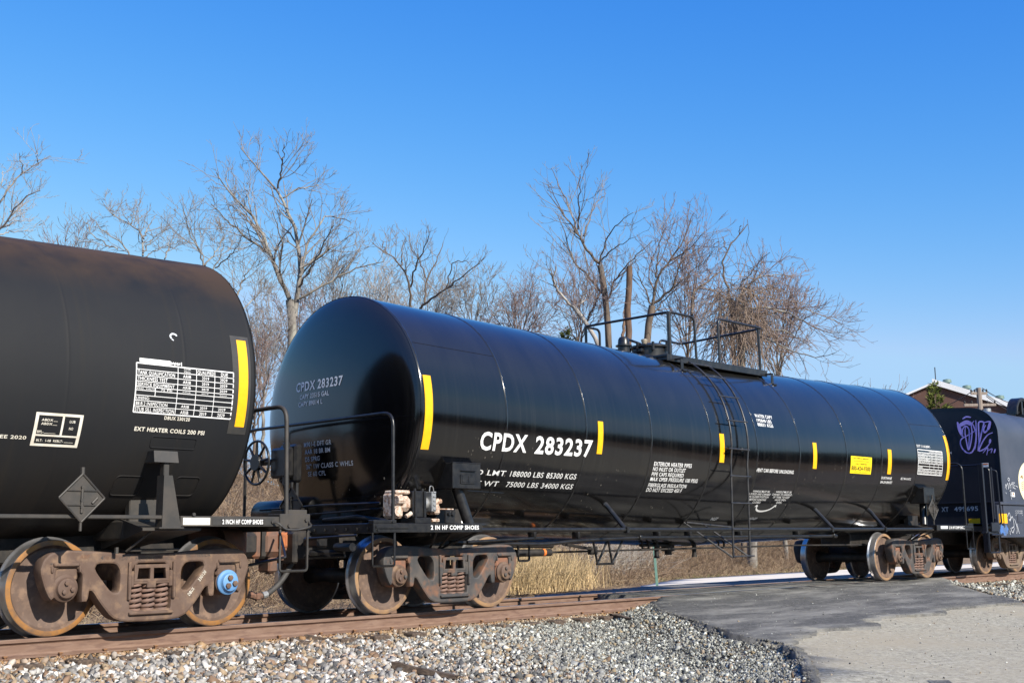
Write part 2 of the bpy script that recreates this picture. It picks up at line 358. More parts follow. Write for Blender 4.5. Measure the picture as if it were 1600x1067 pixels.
def quick_mesh(name, V, F, mat, cols=None, parent=None, smooth=False):
    """numpy verts (n,3), faces (m,k) -> object"""
    V = np.asarray(V, np.float32); F = np.asarray(F, np.int32); k = F.shape[1]
    me = bpy.data.meshes.new(name)
    me.vertices.add(len(V)); me.vertices.foreach_set('co', V.ravel())
    me.loops.add(F.size); me.loops.foreach_set('vertex_index', F.ravel())
    me.polygons.add(len(F)); me.polygons.foreach_set('loop_start', np.arange(0, F.size, k, dtype=np.int32))
    try: me.polygons.foreach_set('loop_total', np.full(len(F), k, np.int32))
    except Exception: pass
    me.update(calc_edges=True); me.validate()
    for m in (mat if isinstance(mat, (list, tuple)) else [mat]): me.materials.append(MATS[m])
    if cols is not None:
        a = me.attributes.new('col', 'FLOAT_COLOR', 'POINT')
        c = np.ones((len(V), 4), np.float32); c[:, :3] = cols; a.data.foreach_set('color', c.ravel())
    if smooth: me.polygons.foreach_set('use_smooth', [True]*len(me.polygons))
    ob = bpy.data.objects.new(name, me); COL.objects.link(ob)
    if parent: ob.parent = parent
    return ob

# ------------------------------------------------------------------ lettering
_tc = {}
def text2d(s, bold=0.02):
    if (s, bold) in _tc: return _tc[(s, bold)]
    cu = bpy.data.curves.new('t', 'FONT'); cu.body = s; cu.size = 1; cu.resolution_u = 3; cu.offset = bold; cu.space_character = 1.06+2.2*bold; cu.fill_mode = 'FRONT'
    ob = bpy.data.objects.new('t', cu)
    me = bpy.data.meshes.new_from_object(ob)
    V = [(q.co.x, q.co.y) for q in me.vertices]; F = [tuple(p.vertices) for p in me.polygons]
    bpy.data.objects.remove(ob); bpy.data.curves.remove(cu); bpy.data.meshes.remove(me)
    x0 = min(a for a, b in V); x1 = max(a for a, b in V)
    y0, y1 = -0.01-bold, 0.70+bold
    if not any(c.isalnum() for c in s): y0, y1 = min(b for a, b in V), max(b for a, b in V)
    V = [((a-x0)/(x1-x0), (b-y0)/(y1-y0)) for a, b in V]
    _tc[(s, bold)] = (V, F); return V, F
class Lettering:
    def __init__(self, surf, maxd=0.085, nrm=(0, -1, 0)): self.b = MB(); self.surf = surf; self.maxd = maxd; self.cuts = []; self.nrm = Vector(nrm); self.lift = 0.0
    def _put(self, V, F, flip=False):
        bm = bmesh.new(); vs = [bm.verts.new((a, b, 0)) for a, b in V]
        for f in F:
            try: bm.faces.new([vs[i] for i in f])
            except ValueError: pass
        zs = [b for a, b in V]; lo, hi = min(zs), max(zs)
        if self.maxd:
            k = int((hi-lo)/self.maxd)
            for i in range(1, k+1):
                z = lo+(hi-lo)*i/(k+1)
                bmesh.ops.bisect_plane(bm, geom=list(bm.verts)+list(bm.edges)+list(bm.faces), plane_co=(0, z, 0), plane_no=(0, 1, 0))
        bmesh.ops.triangulate(bm, faces=list(bm.faces))
        for q in bm.verts: q.co = Vector(self.surf(q.co.x, q.co.y))
        self.b.bm(bm)
    def text(self, s, u0, u1, v0, v1, bold=0.02, shear=0.0):
        V, F = text2d(s, bold); self.cuts.append((len(self.b.v), len(self.b.f)))
        self._put([(u0+(u1-u0)*a+shear*(b-.5)*(v1-v0), v0+(v1-v0)*b) for a, b in V], F); return self
    def rect(self, u0, u1, v0, v1):
        self.cuts.append((len(self.b.v), len(self.b.f)))
        self._put([(u0, v0), (u1, v0), (u1, v1), (u0, v1)], [(0, 1, 2, 3)]); return self
    def quad(self, pts): self._put(pts, [(0, 1, 2, 3)]); return self
    def stroke(self, pts, wd):
        # soft brush stroke: a strip with its own taper
        P = [Vector((a, b)) for a, b in pts]
        Q = []
        for i in range(len(P)-1):
            p0, p1, p2, p3 = P[max(i-1, 0)], P[i], P[i+1], P[min(i+2, len(P)-1)]
            for k in range(5):
                t = k/5
                Q.append(.5*((2*p1)+(p2-p0)*t+(2*p0-5*p1+4*p2-p3)*t*t+(3*p1-p0-3*p2+p3)*t**3))
        Q.append(P[-1]); V = []; F = []
        for i, q in enumerate(Q):
            T = (Q[min(i+1, len(Q)-1)]-Q[max(i-1, 0)]); T = T.normalized() if T.length > 1e-9 else Vector((1, 0)); N = Vector((-T.y, T.x))
            ww = wd(i/(len(Q)-1)) if callable(wd) else wd
            V += [tuple(q+N*ww/2), tuple(q-N*ww/2)]
        F = [(2*i, 2*i+1, 2*i+3, 2*i+2) for i in range(len(Q)-1)]
        # each stroke is a fresh coat over the last, and a loop lies over its own start
        o = len(self.b.v); vs = []
        for i, (a, b) in enumerate(V): vs.append(tuple(Vector(self.surf(a, b))+self.nrm*(self.lift+.00012*(i//2))))
        self.b.add(vs, F); self.lift += .00012*len(Q)+.0005; return self
    def build(self, mat, parent, name='lettering', label=None):
        if name == 'lettering':
            # each line of writing is a part of its own
            cuts = self.cuts+[(len(self.b.v), len(self.b.f))]; o = None
            for (v0, f0), (v1, f1) in zip(cuts[:-1], cuts[1:]):
                if f1 == f0: continue
                q = MB(); q.v = self.b.v[v0:v1]; q.f = [tuple(i-v0 for i in f) for f in self.b.f[f0:f1]]; q.mi = [0]*len(q.f)
                o = q.build(name, mat, parent, smooth=False, fixn=False)
                if label: o['label'] = label
            return o
        o = self.b.build(name, mat, parent, smooth=False, fixn=False)
        if label: o['label'] = label
        return o

# ------------------------------------------------------------------ terrain
def sstep(a, b, x): t = np.clip((x-a)/(b-a), 0, 1); return t*t*(3-2*t)
def edge_at(X): return np.interp(X, [-30, 8, 12.4, 15.3, 17.5, 20.3, 23.6, 28.6, 41, 60], [6.9, 7.2, 7.6, 8.3, 8.9, 9.8, 10.2, 10.5, 10.7, 11])
def z_road(X, Y):
    return np.interp(Y, [-40, -12, -8, -5, -3, -1.6, -0.8, 0.8, 2.0, 5, 60], [-0.76, -0.70, -0.56, -0.37, -0.19, -0.055, -0.006, -0.006, -0.06, -0.30, -0.30])
G = lambda x, y: tuple(at_ground(x, y, z_road)[:2])
edge_lo = [G(*q) for q in [(1016, 944), (1030, 953), (1062, 963), (1100, 974), (1140, 988), (1172, 997), (1200, 1000), (1222, 1004), (1240, 1018), (1252, 1038), (1260, 1067)]]
hump_r = [G(*q) for q in [(1597, 941.5), (1585, 934), (1550, 929), (1520, 921), (1492, 914)]]
BANK = [[(5.45, -0.83)]+edge_lo+[(-2.5, -9.0), (-7.5, -15)], hump_r+[(15.2, -0.83)]]
def d_line(X, Y, L):
    d = np.full(np.shape(X), 99.0)
    for (x1, y1), (x2, y2) in zip(L[:-1], L[1:]):
        t = np.clip(((X-x1)*(x2-x1)+(Y-y1)*(y2-y1))/((x2-x1)**2+(y2-y1)**2), 0, 1)
        d = np.minimum(d, np.hypot(X-x1-t*(x2-x1), Y-y1-t*(y2-y1)))
    return d
def z_bal(X, Y):
    X = np.asarray(X, float); Y = np.asarray(Y, float)
    z = np.interp(Y, [-40, -12, -5, -3.2, -1.7, -0.95, 0.95, 1.7, 3.0, 5.0], [-0.78, -0.76, -0.66, -0.53, -0.30, -0.20, -0.20, -0.27, -0.40, -0.36])
    # far side: low verge, then a bank rising behind the track; flat along the road on the right
    edge = edge_at(X)
    up = np.interp(Y-edge, [0, 2, 5, 9, 18, 60], [0, 0.6, 2.3, 3.3, 3.9, 4.3])
    up = up*np.interp(X, [-40, 9, 15, 40, 80], [1.0, 1.0, .6, .5, .3])
    z = np.where(Y > 2.6, z+up, z)
    for L, k in zip(BANK, (.30, .22)):
        d = d_line(X, Y, L); z = np.where((Y < -0.6) & (d < 2.2), np.maximum(z, z_road(X, Y)-0.045-k*d), z)
    return z

# ------------------------------------------------------------------ ground, roads
def grid_sheet(name, xs, ys, zf, mat, kind='structure', dz=0.0):
    X, Y = np.meshgrid(xs, ys); Z = zf(X, Y)+dz
    V = np.stack([X.ravel(), Y.ravel(), Z.ravel()], 1); nx = len(xs)
    i = np.arange((len(ys)-1)*(nx-1)); a = (i//(nx-1))*nx+i % (nx-1)
    F = np.stack([a, a+1, a+nx+1, a+nx], 1)
    return tag(quick_mesh(name, V, F, mat, smooth=True), kind=kind)
xs = np.concatenate([[-700, -300, -120, -60], np.arange(-40, 62, 1.0), [80, 140, 300, 700]])
ys = np.concatenate([[-700, -300, -120, -60], np.arange(-40, 2, 1.0), np.arange(2, 30, 0.5), [36, 46, 60, 120, 300, 900]])
grid_sheet('ground', xs, ys, z_bal, 'soil', dz=-0.09)
grid_sheet('ballast', np.concatenate([np.arange(-40, -10, 1.0), np.arange(-10, 20, .25), np.arange(20, 60.1, 1.0)]), np.arange(-9, 3.01, .25), z_bal, 'ballast_bed', dz=-0.02)

def pip(poly, X, Y):
    ins = np.zeros(X.shape, bool); n = len(poly)
    for i in range(n):
        x1, y1 = poly[i]; x2, y2 = poly[(i+1) % n]
        c = ((y1 > Y) != (y2 > Y)) & (X < (x2-x1)*(Y-y1)/((y2-y1)+1e-12)+x1); ins ^= c
    return ins
def ragged(poly, step=0.12, amp=0.03, seed=1, closed=True):
    rr = random.Random(seed); out = []
    n = len(poly)
    for i in range(n):
        a = Vector(poly[i]); b = Vector(poly[(i+1) % n]); k = max(1, min(40, int((b-a).length/step)))
        if (b-a).length > 7: k = 1
        for j in range(k):
            p = a.lerp(b, j/k); out.append((p.x+rr.gauss(0, amp), p.y+rr.gauss(0, amp)))
    return out
def sheet(name, poly, zf, dz, mat, step=0.5, skirt=0.0, flare=0.0, rough=0.0, seed=3):
    from mathutils.geometry import delaunay_2d_cdt
    x0 = min(p[0] for p in poly); x1 = max(p[0] for p in poly); y0 = min(p[1] for p in poly); y1 = max(p[1] for p in poly)
    sx = max(step, (x1-x0)/90); sy = max(step, (y1-y0)/90)
    GX, GY = np.meshgrid(np.arange(x0+sx/2, x1, sx), np.arange(y0+sy/2, y1, sy)); GX = GX.ravel(); GY = GY.ravel(); k = pip(poly, GX, GY)
    pts = [Vector(p) for p in poly]+[Vector((a, b)) for a, b in zip(GX[k], GY[k])]; n = len(poly)
    vo, eo, fo, _, _, _ = delaunay_2d_cdt(pts, [(i, (i+1) % n) for i in range(n)], [], 0, 1e-4)
    vx = np.array([v[:] for v in vo]); cen = np.array([vx[list(f)].mean(0) for f in fo]); kin = pip(poly, cen[:, 0], cen[:, 1])
    bm = bmesh.new(); vs = [bm.verts.new((v.x, v.y, 0)) for v in vo]
    for f, ok in zip(fo, kin):
        if ok: bm.faces.new([vs[i] for i in f])
    bmesh.ops.delete(bm, geom=[v for v in bm.verts if not v.link_faces], context='VERTS')
    rr = random.Random(seed)
    for q in bm.verts: q.co.z = float(zf(q.co.x, q.co.y))+dz+rr.uniform(-rough, rough)
    for fc in bm.faces:
        if fc.normal.z < 0: fc.normal_flip()
    bm.normal_update()
    if skirt:
        be = [e for e in bm.edges if e.is_boundary]
        r = bmesh.ops.extrude_edge_only(bm, edges=be)
        nv = [g for g in r['geom'] if isinstance(g, bmesh.types.BMVert)]
        cx = sum(p[0] for p in poly)/len(poly); cy = sum(p[1] for p in poly)/len(poly)
        for q in nv:
            d = Vector((q.co.x-cx, q.co.y-cy, 0)).normalized()
            q.co += d*flare*rr.uniform(.5, 1.4); q.co.z -= skirt
    me = bpy.data.meshes.new(name); bmesh.ops.recalc_face_normals(bm, faces=bm.faces); bm.to_mesh(me); bm.free()
    me.materials.append(MATS[mat]); me.polygons.foreach_set('use_smooth', [True]*len(me.polygons))
    o = bpy.data.objects.new(name, me); COL.objects.link(o); return tag(o, kind='structure')
inner = [G(*q) for q in [(1281, 1067), (1276, 1045), (1262, 1022), (1240, 1003), (1262, 989), (1290, 982), (1330, 981), (1372, 979), (1374, 975), (1350, 968), (1385, 962), (1440, 959), (1482, 957), (1470, 951), (1520, 947), (1560, 943), (1597, 941.5)]]
patch = [(5.45, -0.83)]+edge_lo+inner+hump_r[1:]+[(15.2, -0.83)]
road_l = edge_lo[-1]
sheet('asphalt_patch', ragged(patch, amp=0.028), z_road, 0.0, 'fresh_asphalt', step=0.3, skirt=0.16, flare=0.07, rough=0.008)
old = [edge_lo[5], edge_lo[6], edge_lo[7], edge_lo[8], edge_lo[9], edge_lo[10], (-2.5, -9.0), (-7.5, -15), (4, -30), (24, -22), (19, -8)]+[inner[-1], (12, -1.2), (7, -1.2)]
sheet('old_road', old, z_road, -0.035, 'old_asphalt', step=0.6, skirt=0.35)
sheet('crossing_asphalt', ragged([(5.6, -0.64), (15.2, -0.64), (15.2, 0.64), (5.7, 0.64)], amp=0.012), z_road, -0.004, 'fresh_asphalt', step=0.5, skirt=0.3, rough=0.006)
sheet('crossing_asphalt', ragged([(5.8, 0.84), (15.6, 0.84), (45, 0.95), (45, 7.0), (16, 7.1), (10, 6.0), (7.5, 3.5)], amp=0.02), z_road, 0.0, 'fresh_asphalt', step=0.6, skirt=0.4, flare=.1, rough=0.006)  # asphalt carried past the crossing as a dark sheet, deepening the train's shadow strip
far_poly = [(14.8, 6.8), (16, 6.9), (44, 6.9), (60, 2.0), (60, 10.6)]+[tuple(at_ground(x, y, z_road)[:2]) for x, y in [(1480, 881.5), (1400, 884.5), (1250, 892.8), (1175, 897), (1137, 899.5), (1056, 904.5), (1001, 914)]]
sheet('concrete_road', ragged(far_poly, step=.4, amp=0.04), z_road, -0.012, 'concrete_road', step=1.0, skirt=0.35)

# ------------------------------------------------------------------ rails and sleepers
def rail(Y, label):
    prof = [(-.075, -.178), (-.075, -.168), (-.02, -.152), (-.009, -.135), (-.009, -.058), (-.02, -.046), (-.0365, -.036), (-.0375, -.010), (-.034, -.003), (-.024, 0),
            (.024, 0), (.034, -.003), (.0375, -.010), (.0365, -.036), (.02, -.046), (.009, -.058), (.009, -.135), (.02, -.152), (.075, -.168), (.075, -.178)]
    b = MB(); Xs = list(np.arange(-40, 62, 2.0)); n = len(prof)
    vs = [(X, Y+y, z) for X in Xs for y, z in prof]; fs = []; mi = []
    for i in range(len(Xs)-1):
        for k in range(n):
            fs.append((i*n+k, i*n+(k+1) % n, (i+1)*n+(k+1) % n, (i+1)*n+k)); mi.append(1 if 8 <= k <= 10 else 0)
    b.v = vs; b.f = fs; b.mi = mi
    o = b.build('rail', ['rail_rust', 'rail_head'], angle=28)
    return tag(o, label, 'rail', 'running rails of the track')
rail(-0.7525, 'rusty steel rail nearest the viewer, bordering the pale gravel'); rail(0.7525, 'rusty steel rail on the far side of the wheels, in shade')
random.seed(5); rng = np.random.default_rng(7)
def sleeper_proto():
    b = MB(); b.box(-.115, .115, -1.3, 1.3, -.17, 0.0, 0.012)
    o = b.build('sleeper', 'tie_wood'); kids = []
    for s in (-1, 1):
        p = MB(); p.box(-.1, .1, s*.7525-.19, s*.7525+.19, -.002, .016, .004)
        po = p.build('tie_plate', 'tie_plate_rust', o)
        for a, c in ((-.06, -.1), (.06, .1)):
            k = MB(); k.box(a-.012, a+.012, s*.7525+c-.014, s*.7525+c+.014, .01, .045, .004); k.box(a-.02, a+.02, s*.7525+c-.024, s*.7525+c+.016, .038, .052, .004)
            k.build('spike', 'tie_plate_rust', po)
    return o
def copy_tree(o, parent=None):
    c = o.copy(); COL.objects.link(c)
    if parent: c.parent = parent
    for ch in list(o.children): copy_tree(ch, c)
    return c
proto = sleeper_proto(); first = True
for i, X in enumerate(np.arange(-9.6, 34, 0.51)):
    if 5.3 < X < 15.3: continue
    o = proto if first else copy_tree(proto); first = False
    o.location = (X+random.uniform(-.02, .02), random.uniform(-.04, .04), -0.196); o.rotation_euler.z = random.gauss(0, .012)
    tag(o, 'dark wooden sleeper bedded in gravel under the rusty rails', 'sleeper', 'sleepers under the rails')

# ------------------------------------------------------------------ loose stone
_ICO = None
def ico():
    global _ICO
    if _ICO is None:
        bm = bmesh.new(); bmesh.ops.create_icosphere(bm, subdivisions=1, radius=1)
        bm.verts.index_update(); _ICO = (np.array([q.co[:] for q in bm.verts]), np.array([[q.index for q in f.verts] for f in bm.faces])); bm.free()
    return _ICO
def rand_rot(n):
    q = rng.normal(size=(n, 4)); q /= np.linalg.norm(q, axis=1)[:, None]; a, b, c, d = q.T
    return np.stack([1-2*(c*c+d*d), 2*(b*c-a*d), 2*(b*d+a*c), 2*(b*c+a*d), 1-2*(b*b+d*d), 2*(c*d-a*b), 2*(b*d-a*c), 2*(c*d+a*b), 1-2*(b*b+c*c)], 1).reshape(n, 3, 3)
def stones(name, X, Y, zf, size, tan, dust=None, kind='stuff'):
    n = len(X); F0 = np.array([[0, 2, 1], [0, 3, 2], [4, 5, 6], [4, 6, 7], [0, 1, 5], [0, 5, 4], [1, 2, 6], [1, 6, 5], [2, 3, 7], [2, 7, 6], [3, 0, 4], [3, 4, 7]])
    V0 = np.array([(-1, -1, -1), (1, -1, -1), (1, 1, -1), (-1, 1, -1), (-1, -1, 1), (1, -1, 1), (1, 1, 1), (-1, 1, 1)], float)*.72
    sc = size[:, None]*rng.uniform(0.6, 1.3, (n, 3)); sc[:, 2] *= .72
    V = (V0[None]+rng.uniform(-.42, .42, (n, 8, 3)))*sc[:, None]
    V = np.einsum('nij,nkj->nki', rand_rot(n), V)
    Z = zf(X, Y)+size*rng.uniform(-.25, .55, n)
    V += np.stack([X, Y, Z], 1)[:, None]
    pal = np.array([(.66, .635, .58), (.38, .36, .33), (.245, .23, .21), (.10, .098, .095), (.32, .24, .155), (.225, .145, .093), (.39, .30, .225)])
    p1 = np.array([.13, .20, .19, .13, .17, .08, .10]); p2 = np.array([.08, .34, .33, .19, .04, .01, .01])
    pick = np.where(rng.random(n) < tan, rng.choice(7, n, p=p1), rng.choice(7, n, p=p2))
    c = pal[pick]*rng.uniform(.75, 1.15, (n, 1))
    g = (1-tan)[:, None]; c = c*(1-g*np.array([.08, .02, .06]))
    if dust is not None: c = c*(1-dust[:, None])+np.array([.34, .19, .08])*dust[:, None]
    F = (F0[None]+(np.arange(n)*8)[:, None, None]).reshape(-1, 3)
    return tag(quick_mesh(name, V.reshape(-1, 3), F, 'stone', np.repeat(c, 8, 0)), kind=kind)
def scatter(n, x0, x1, y0, y1): return rng.uniform(x0, x1, n), rng.uniform(y0, y1, n)
X, Y = scatter(190000, -7.5, 7.5, -8.2, -0.84)
keep = ~pip(patch, X, Y) & ~pip(old, X, Y) & (Y > -8.6+(X+6)*0.0) & (Y > -2.2-(X+5.2)*1.15)
X, Y = X[keep], Y[keep]
tanf = np.clip(1.0-(X+1.2-(Y+2)*.25)/3.6, 0.08, 1)
rustband = np.clip(1.15-(-0.86-Y)/.34, 0, 1)*rng.uniform(.3, 1, len(X))
sz = rng.gamma(4.2, .0040, len(X))*(.62+.62*tanf); sz = np.clip(sz, .0055, .045)
thin = rng.random(len(X)) < np.where(tanf > .5, .6, 1.0); X, Y, tanf, rustband, sz = X[thin], Y[thin], tanf[thin], rustband[thin], sz[thin]
sz = np.where(Y > -1.0, np.minimum(sz, .017), sz)
stones('gravel', X, Y, lambda x, y: z_bal(x, y)+.004+.02*np.sin(x*1.7+1.3*np.sin(y*2))*(y < -1.2), sz, tanf, rustband)
X, Y = scatter(7500, -7.5, 5.6, -0.66, 0.66); stones('gravel', X, Y, z_bal, np.clip(rng.gamma(5, .0055, len(X)), .01, .05), np.full(len(X), .6))
X, Y = scatter(9000, -7.5, 6.2, 0.84, 3.2); stones('gravel', X, Y, z_bal, np.clip(rng.gamma(5, .0055, len(X)), .01, .05), np.full(len(X), .5))
X, Y = scatter(26000, 14.8, 30, -4.6, -0.86); k = ~pip(patch, X, Y) & ~pip(old, X, Y)
stones('gravel', X[k], Y[k], z_bal, np.clip(rng.gamma(5, .0042, k.sum()), .01, .04), np.full(k.sum(), .25))
# crumbs of asphalt and grit along the edges of the patch
ex = []; ey = []
for i in range(len(edge_lo)-1):
    a, b = edge_lo[i], edge_lo[i+1]; L = math.dist(a, b)
    for j in range(int(L*110)):
        t = random.random(); gx = abs(random.gauss(0, .10))-.03; ex.append(a[0]+(b[0]-a[0])*t-gx*.75+random.gauss(0, .03)); ey.append(a[1]+(b[1]-a[1])*t-gx*.3+random.gauss(0, .03))
ex = np.array(ex); ey = np.array(ey); n = len(ex)
V0, F0 = ico(); sz = rng.uniform(.005, .022, n)
V = V0[None]*(1+rng.uniform(-.35, .35, (n, 12, 1)))*sz[:, None, None]
zz = np.where(pip(patch, ex, ey), z_road(ex, ey), z_bal(ex, ey)+.01)
V += np.stack([ex, ey, zz], 1)[:, None]
tag(quick_mesh('asphalt_crumbs', V.reshape(-1, 3), (F0[None]+(np.arange(n)*12)[:, None, None]).reshape(-1, 3), 'fresh_asphalt'), kind='stuff')
X, Y = scatter(3000, -2, 14, -9, -1.0); k = pip(old, X, Y) | pip(patch, X, Y); X, Y = X[k], Y[k]
stones('grit', X, Y, lambda x, y: np.where(pip(patch, x, y), z_road(x, y), z_road(x, y)-.03), np.clip(rng.gamma(3, .0016, len(X)), .002, .011), np.full(len(X), .3))
tarp = [tuple(at_ground(x, y, z_road)[:2]) for x, y in [(1448, 1057), (1482, 1057), (1500, 1070), (1466, 1070)]]
sheet('tar_patch', tarp, z_road, -0.03, 'fresh_asphalt', step=.2)
# bits of timber lying in the gravel
def plank(px0, px1, wd, th, label, seed):
    A = at_ground(*px0, lambda x, y: z_bal(x, y)+.02); B = at_ground(*px1, lambda x, y: z_bal(x, y)+.02); A = Vector(A); B = Vector(B)
    T = (B-A).normalized(); N = T.cross(Vector((0, 0, 1))).normalized(); U = N.cross(T); rr = random.Random(seed)
    vs = []; fs = []; k = 9
    for i in range(k):
        t = i/(k-1); taper = (1-.55*t) if t > .2 else 1
        for sx, su in ((-1, -.6), (1, -.6), (1, 1), (-1, 1)):
            vs.append(A.lerp(B, t)+N*sx*wd*.5*taper*rr.uniform(.8, 1.1)+U*th*su*taper*rr.uniform(.75, 1.1)+T*(rr.uniform(-.03, .03) if i in (0, k-1) else 0))
    for i in range(k-1):
        for j in range(4): fs.append((i*4+j, i*4+(j+1) % 4, (i+1)*4+(j+1) % 4, (i+1)*4+j))
    fs += [(3, 2, 1, 0), tuple(range((k-1)*4, k*4))]
    return tag(MB().add(vs, fs).build('timber_scrap', 'tie_wood', smooth=False), label, 'wood scrap', 'splinters of timber in the gravel')
plank((617, 1041), (712, 1058), .12, .05, 'split dark timber scrap lying alone in the gravel nearest the viewer', 1)
plank((455, 1001), (482, 1006), .1, .04, 'dark timber scrap in gravel beside the near rail, left of the longer strip', 2)
plank((478, 997), (530, 1002), .09, .04, 'longer dark timber strip in gravel beside the near rail', 3)
plank((958, 962), (985, 967), .12, .04, 'weathered timber end in gravel just left of the black asphalt edge', 4)
plank((757, 1006), (778, 1005), .05, .03, 'small brown timber splinter in gravel below the middle bogie', 5)

# ------------------------------------------------------------------ bogies
def chaikin(P, k=2):
    for _ in range(k):
        Q = []
        for i in range(len(P)):
            a, b = P[i], P[(i+1) % len(P)]
            Q += [(a[0]*.82+b[0]*.18, a[1]*.82+b[1]*.18), (a[0]*.18+b[0]*.82, a[1]*.18+b[1]*.82)]
        P = Q
    return P
def plate_holes(outer, holes, depth, bevel):
    """outline with holes in x,z -> solid mesh data centred on y=0"""
    cu = bpy.data.curves.new('c', 'CURVE'); cu.dimensions = '2D'; cu.fill_mode = 'BOTH'
    cu.extrude = depth/2-bevel; cu.bevel_depth = bevel; cu.bevel_resolution = 1
    for P in [outer]+holes:
        s = cu.splines.new('POLY'); s.points.add(len(P)-1); s.use_cyclic_u = True
        for q, p in zip(s.points, P): q.co = (p[0], p[1], 0, 1)
    ob = bpy.data.objects.new('c', cu); me = bpy.data.meshes.new_from_object(ob)
    V = [(v.co.x, -v.co.z, v.co.y) for v in me.vertices]; F = [tuple(p.vertices) for p in me.polygons]
    bpy.data.objects.remove(ob); bpy.data.curves.remove(cu); bpy.data.meshes.remove(me); return V, F
def mirx(P): return [(-x, z) for x, z in P[::-1]]
_half = [(0, .742), (.30, .748), (.56, .772), (.86, .79), (1.03, .772), (1.095, .71), (1.12, .62), (1.07, .47), (1.02, .375), (1.0, .39), (1.005, .60), (.985, .665), (.78, .668), (.74, .625), (.70, .585), (.705, .345), (.675, .345), (.66, .45), (.60, .435), (.52, .32), (.40, .18), (.29, .136), (0, .128)]
OUT = [(x, z) for x, z in _half]+[(-x, z) for x, z in _half[-2:0:-1]]
TRI = chaikin([(.312, .61), (.375, .695), (.585, .70), (.625, .62), (.425, .375), (.318, .385)], 2)
WIN = chaikin([(-.235, .695), (.235, .695), (.245, .25), (.225, .20), (-.225, .20), (-.245, .25)], 1)
SF = None
def coil(cx, cy, z0, z1, R, r, turns, n=12):
    return [(cx+R*cos(2*pi*turns*i/(n*turns)), cy+R*sin(2*pi*turns*i/(n*turns)), z0+(z1-z0)*i/(n*turns)) for i in range(n*turns+1)]
WPROF = [(.660, .0), (.660, .12), (.70, .13), (.708, .22), (.69, .36), (.655, .40), (.655, .455), (.664, .482), (.676, .484), (.688, .476), (.698, .464), (.712, .459), (.800, .4535), (.808, .449),
         (.812, .442), (.812, .402), (.79, .388), (.768, .375), (.758, .31), (.768, .22), (.795, .145), (.812, .13), (.812, .08), (.83, .075)]
WM = [0]*5+[0, 2, 2, 2, 2, 2, 2, 2, 1, 1]+[0]*8
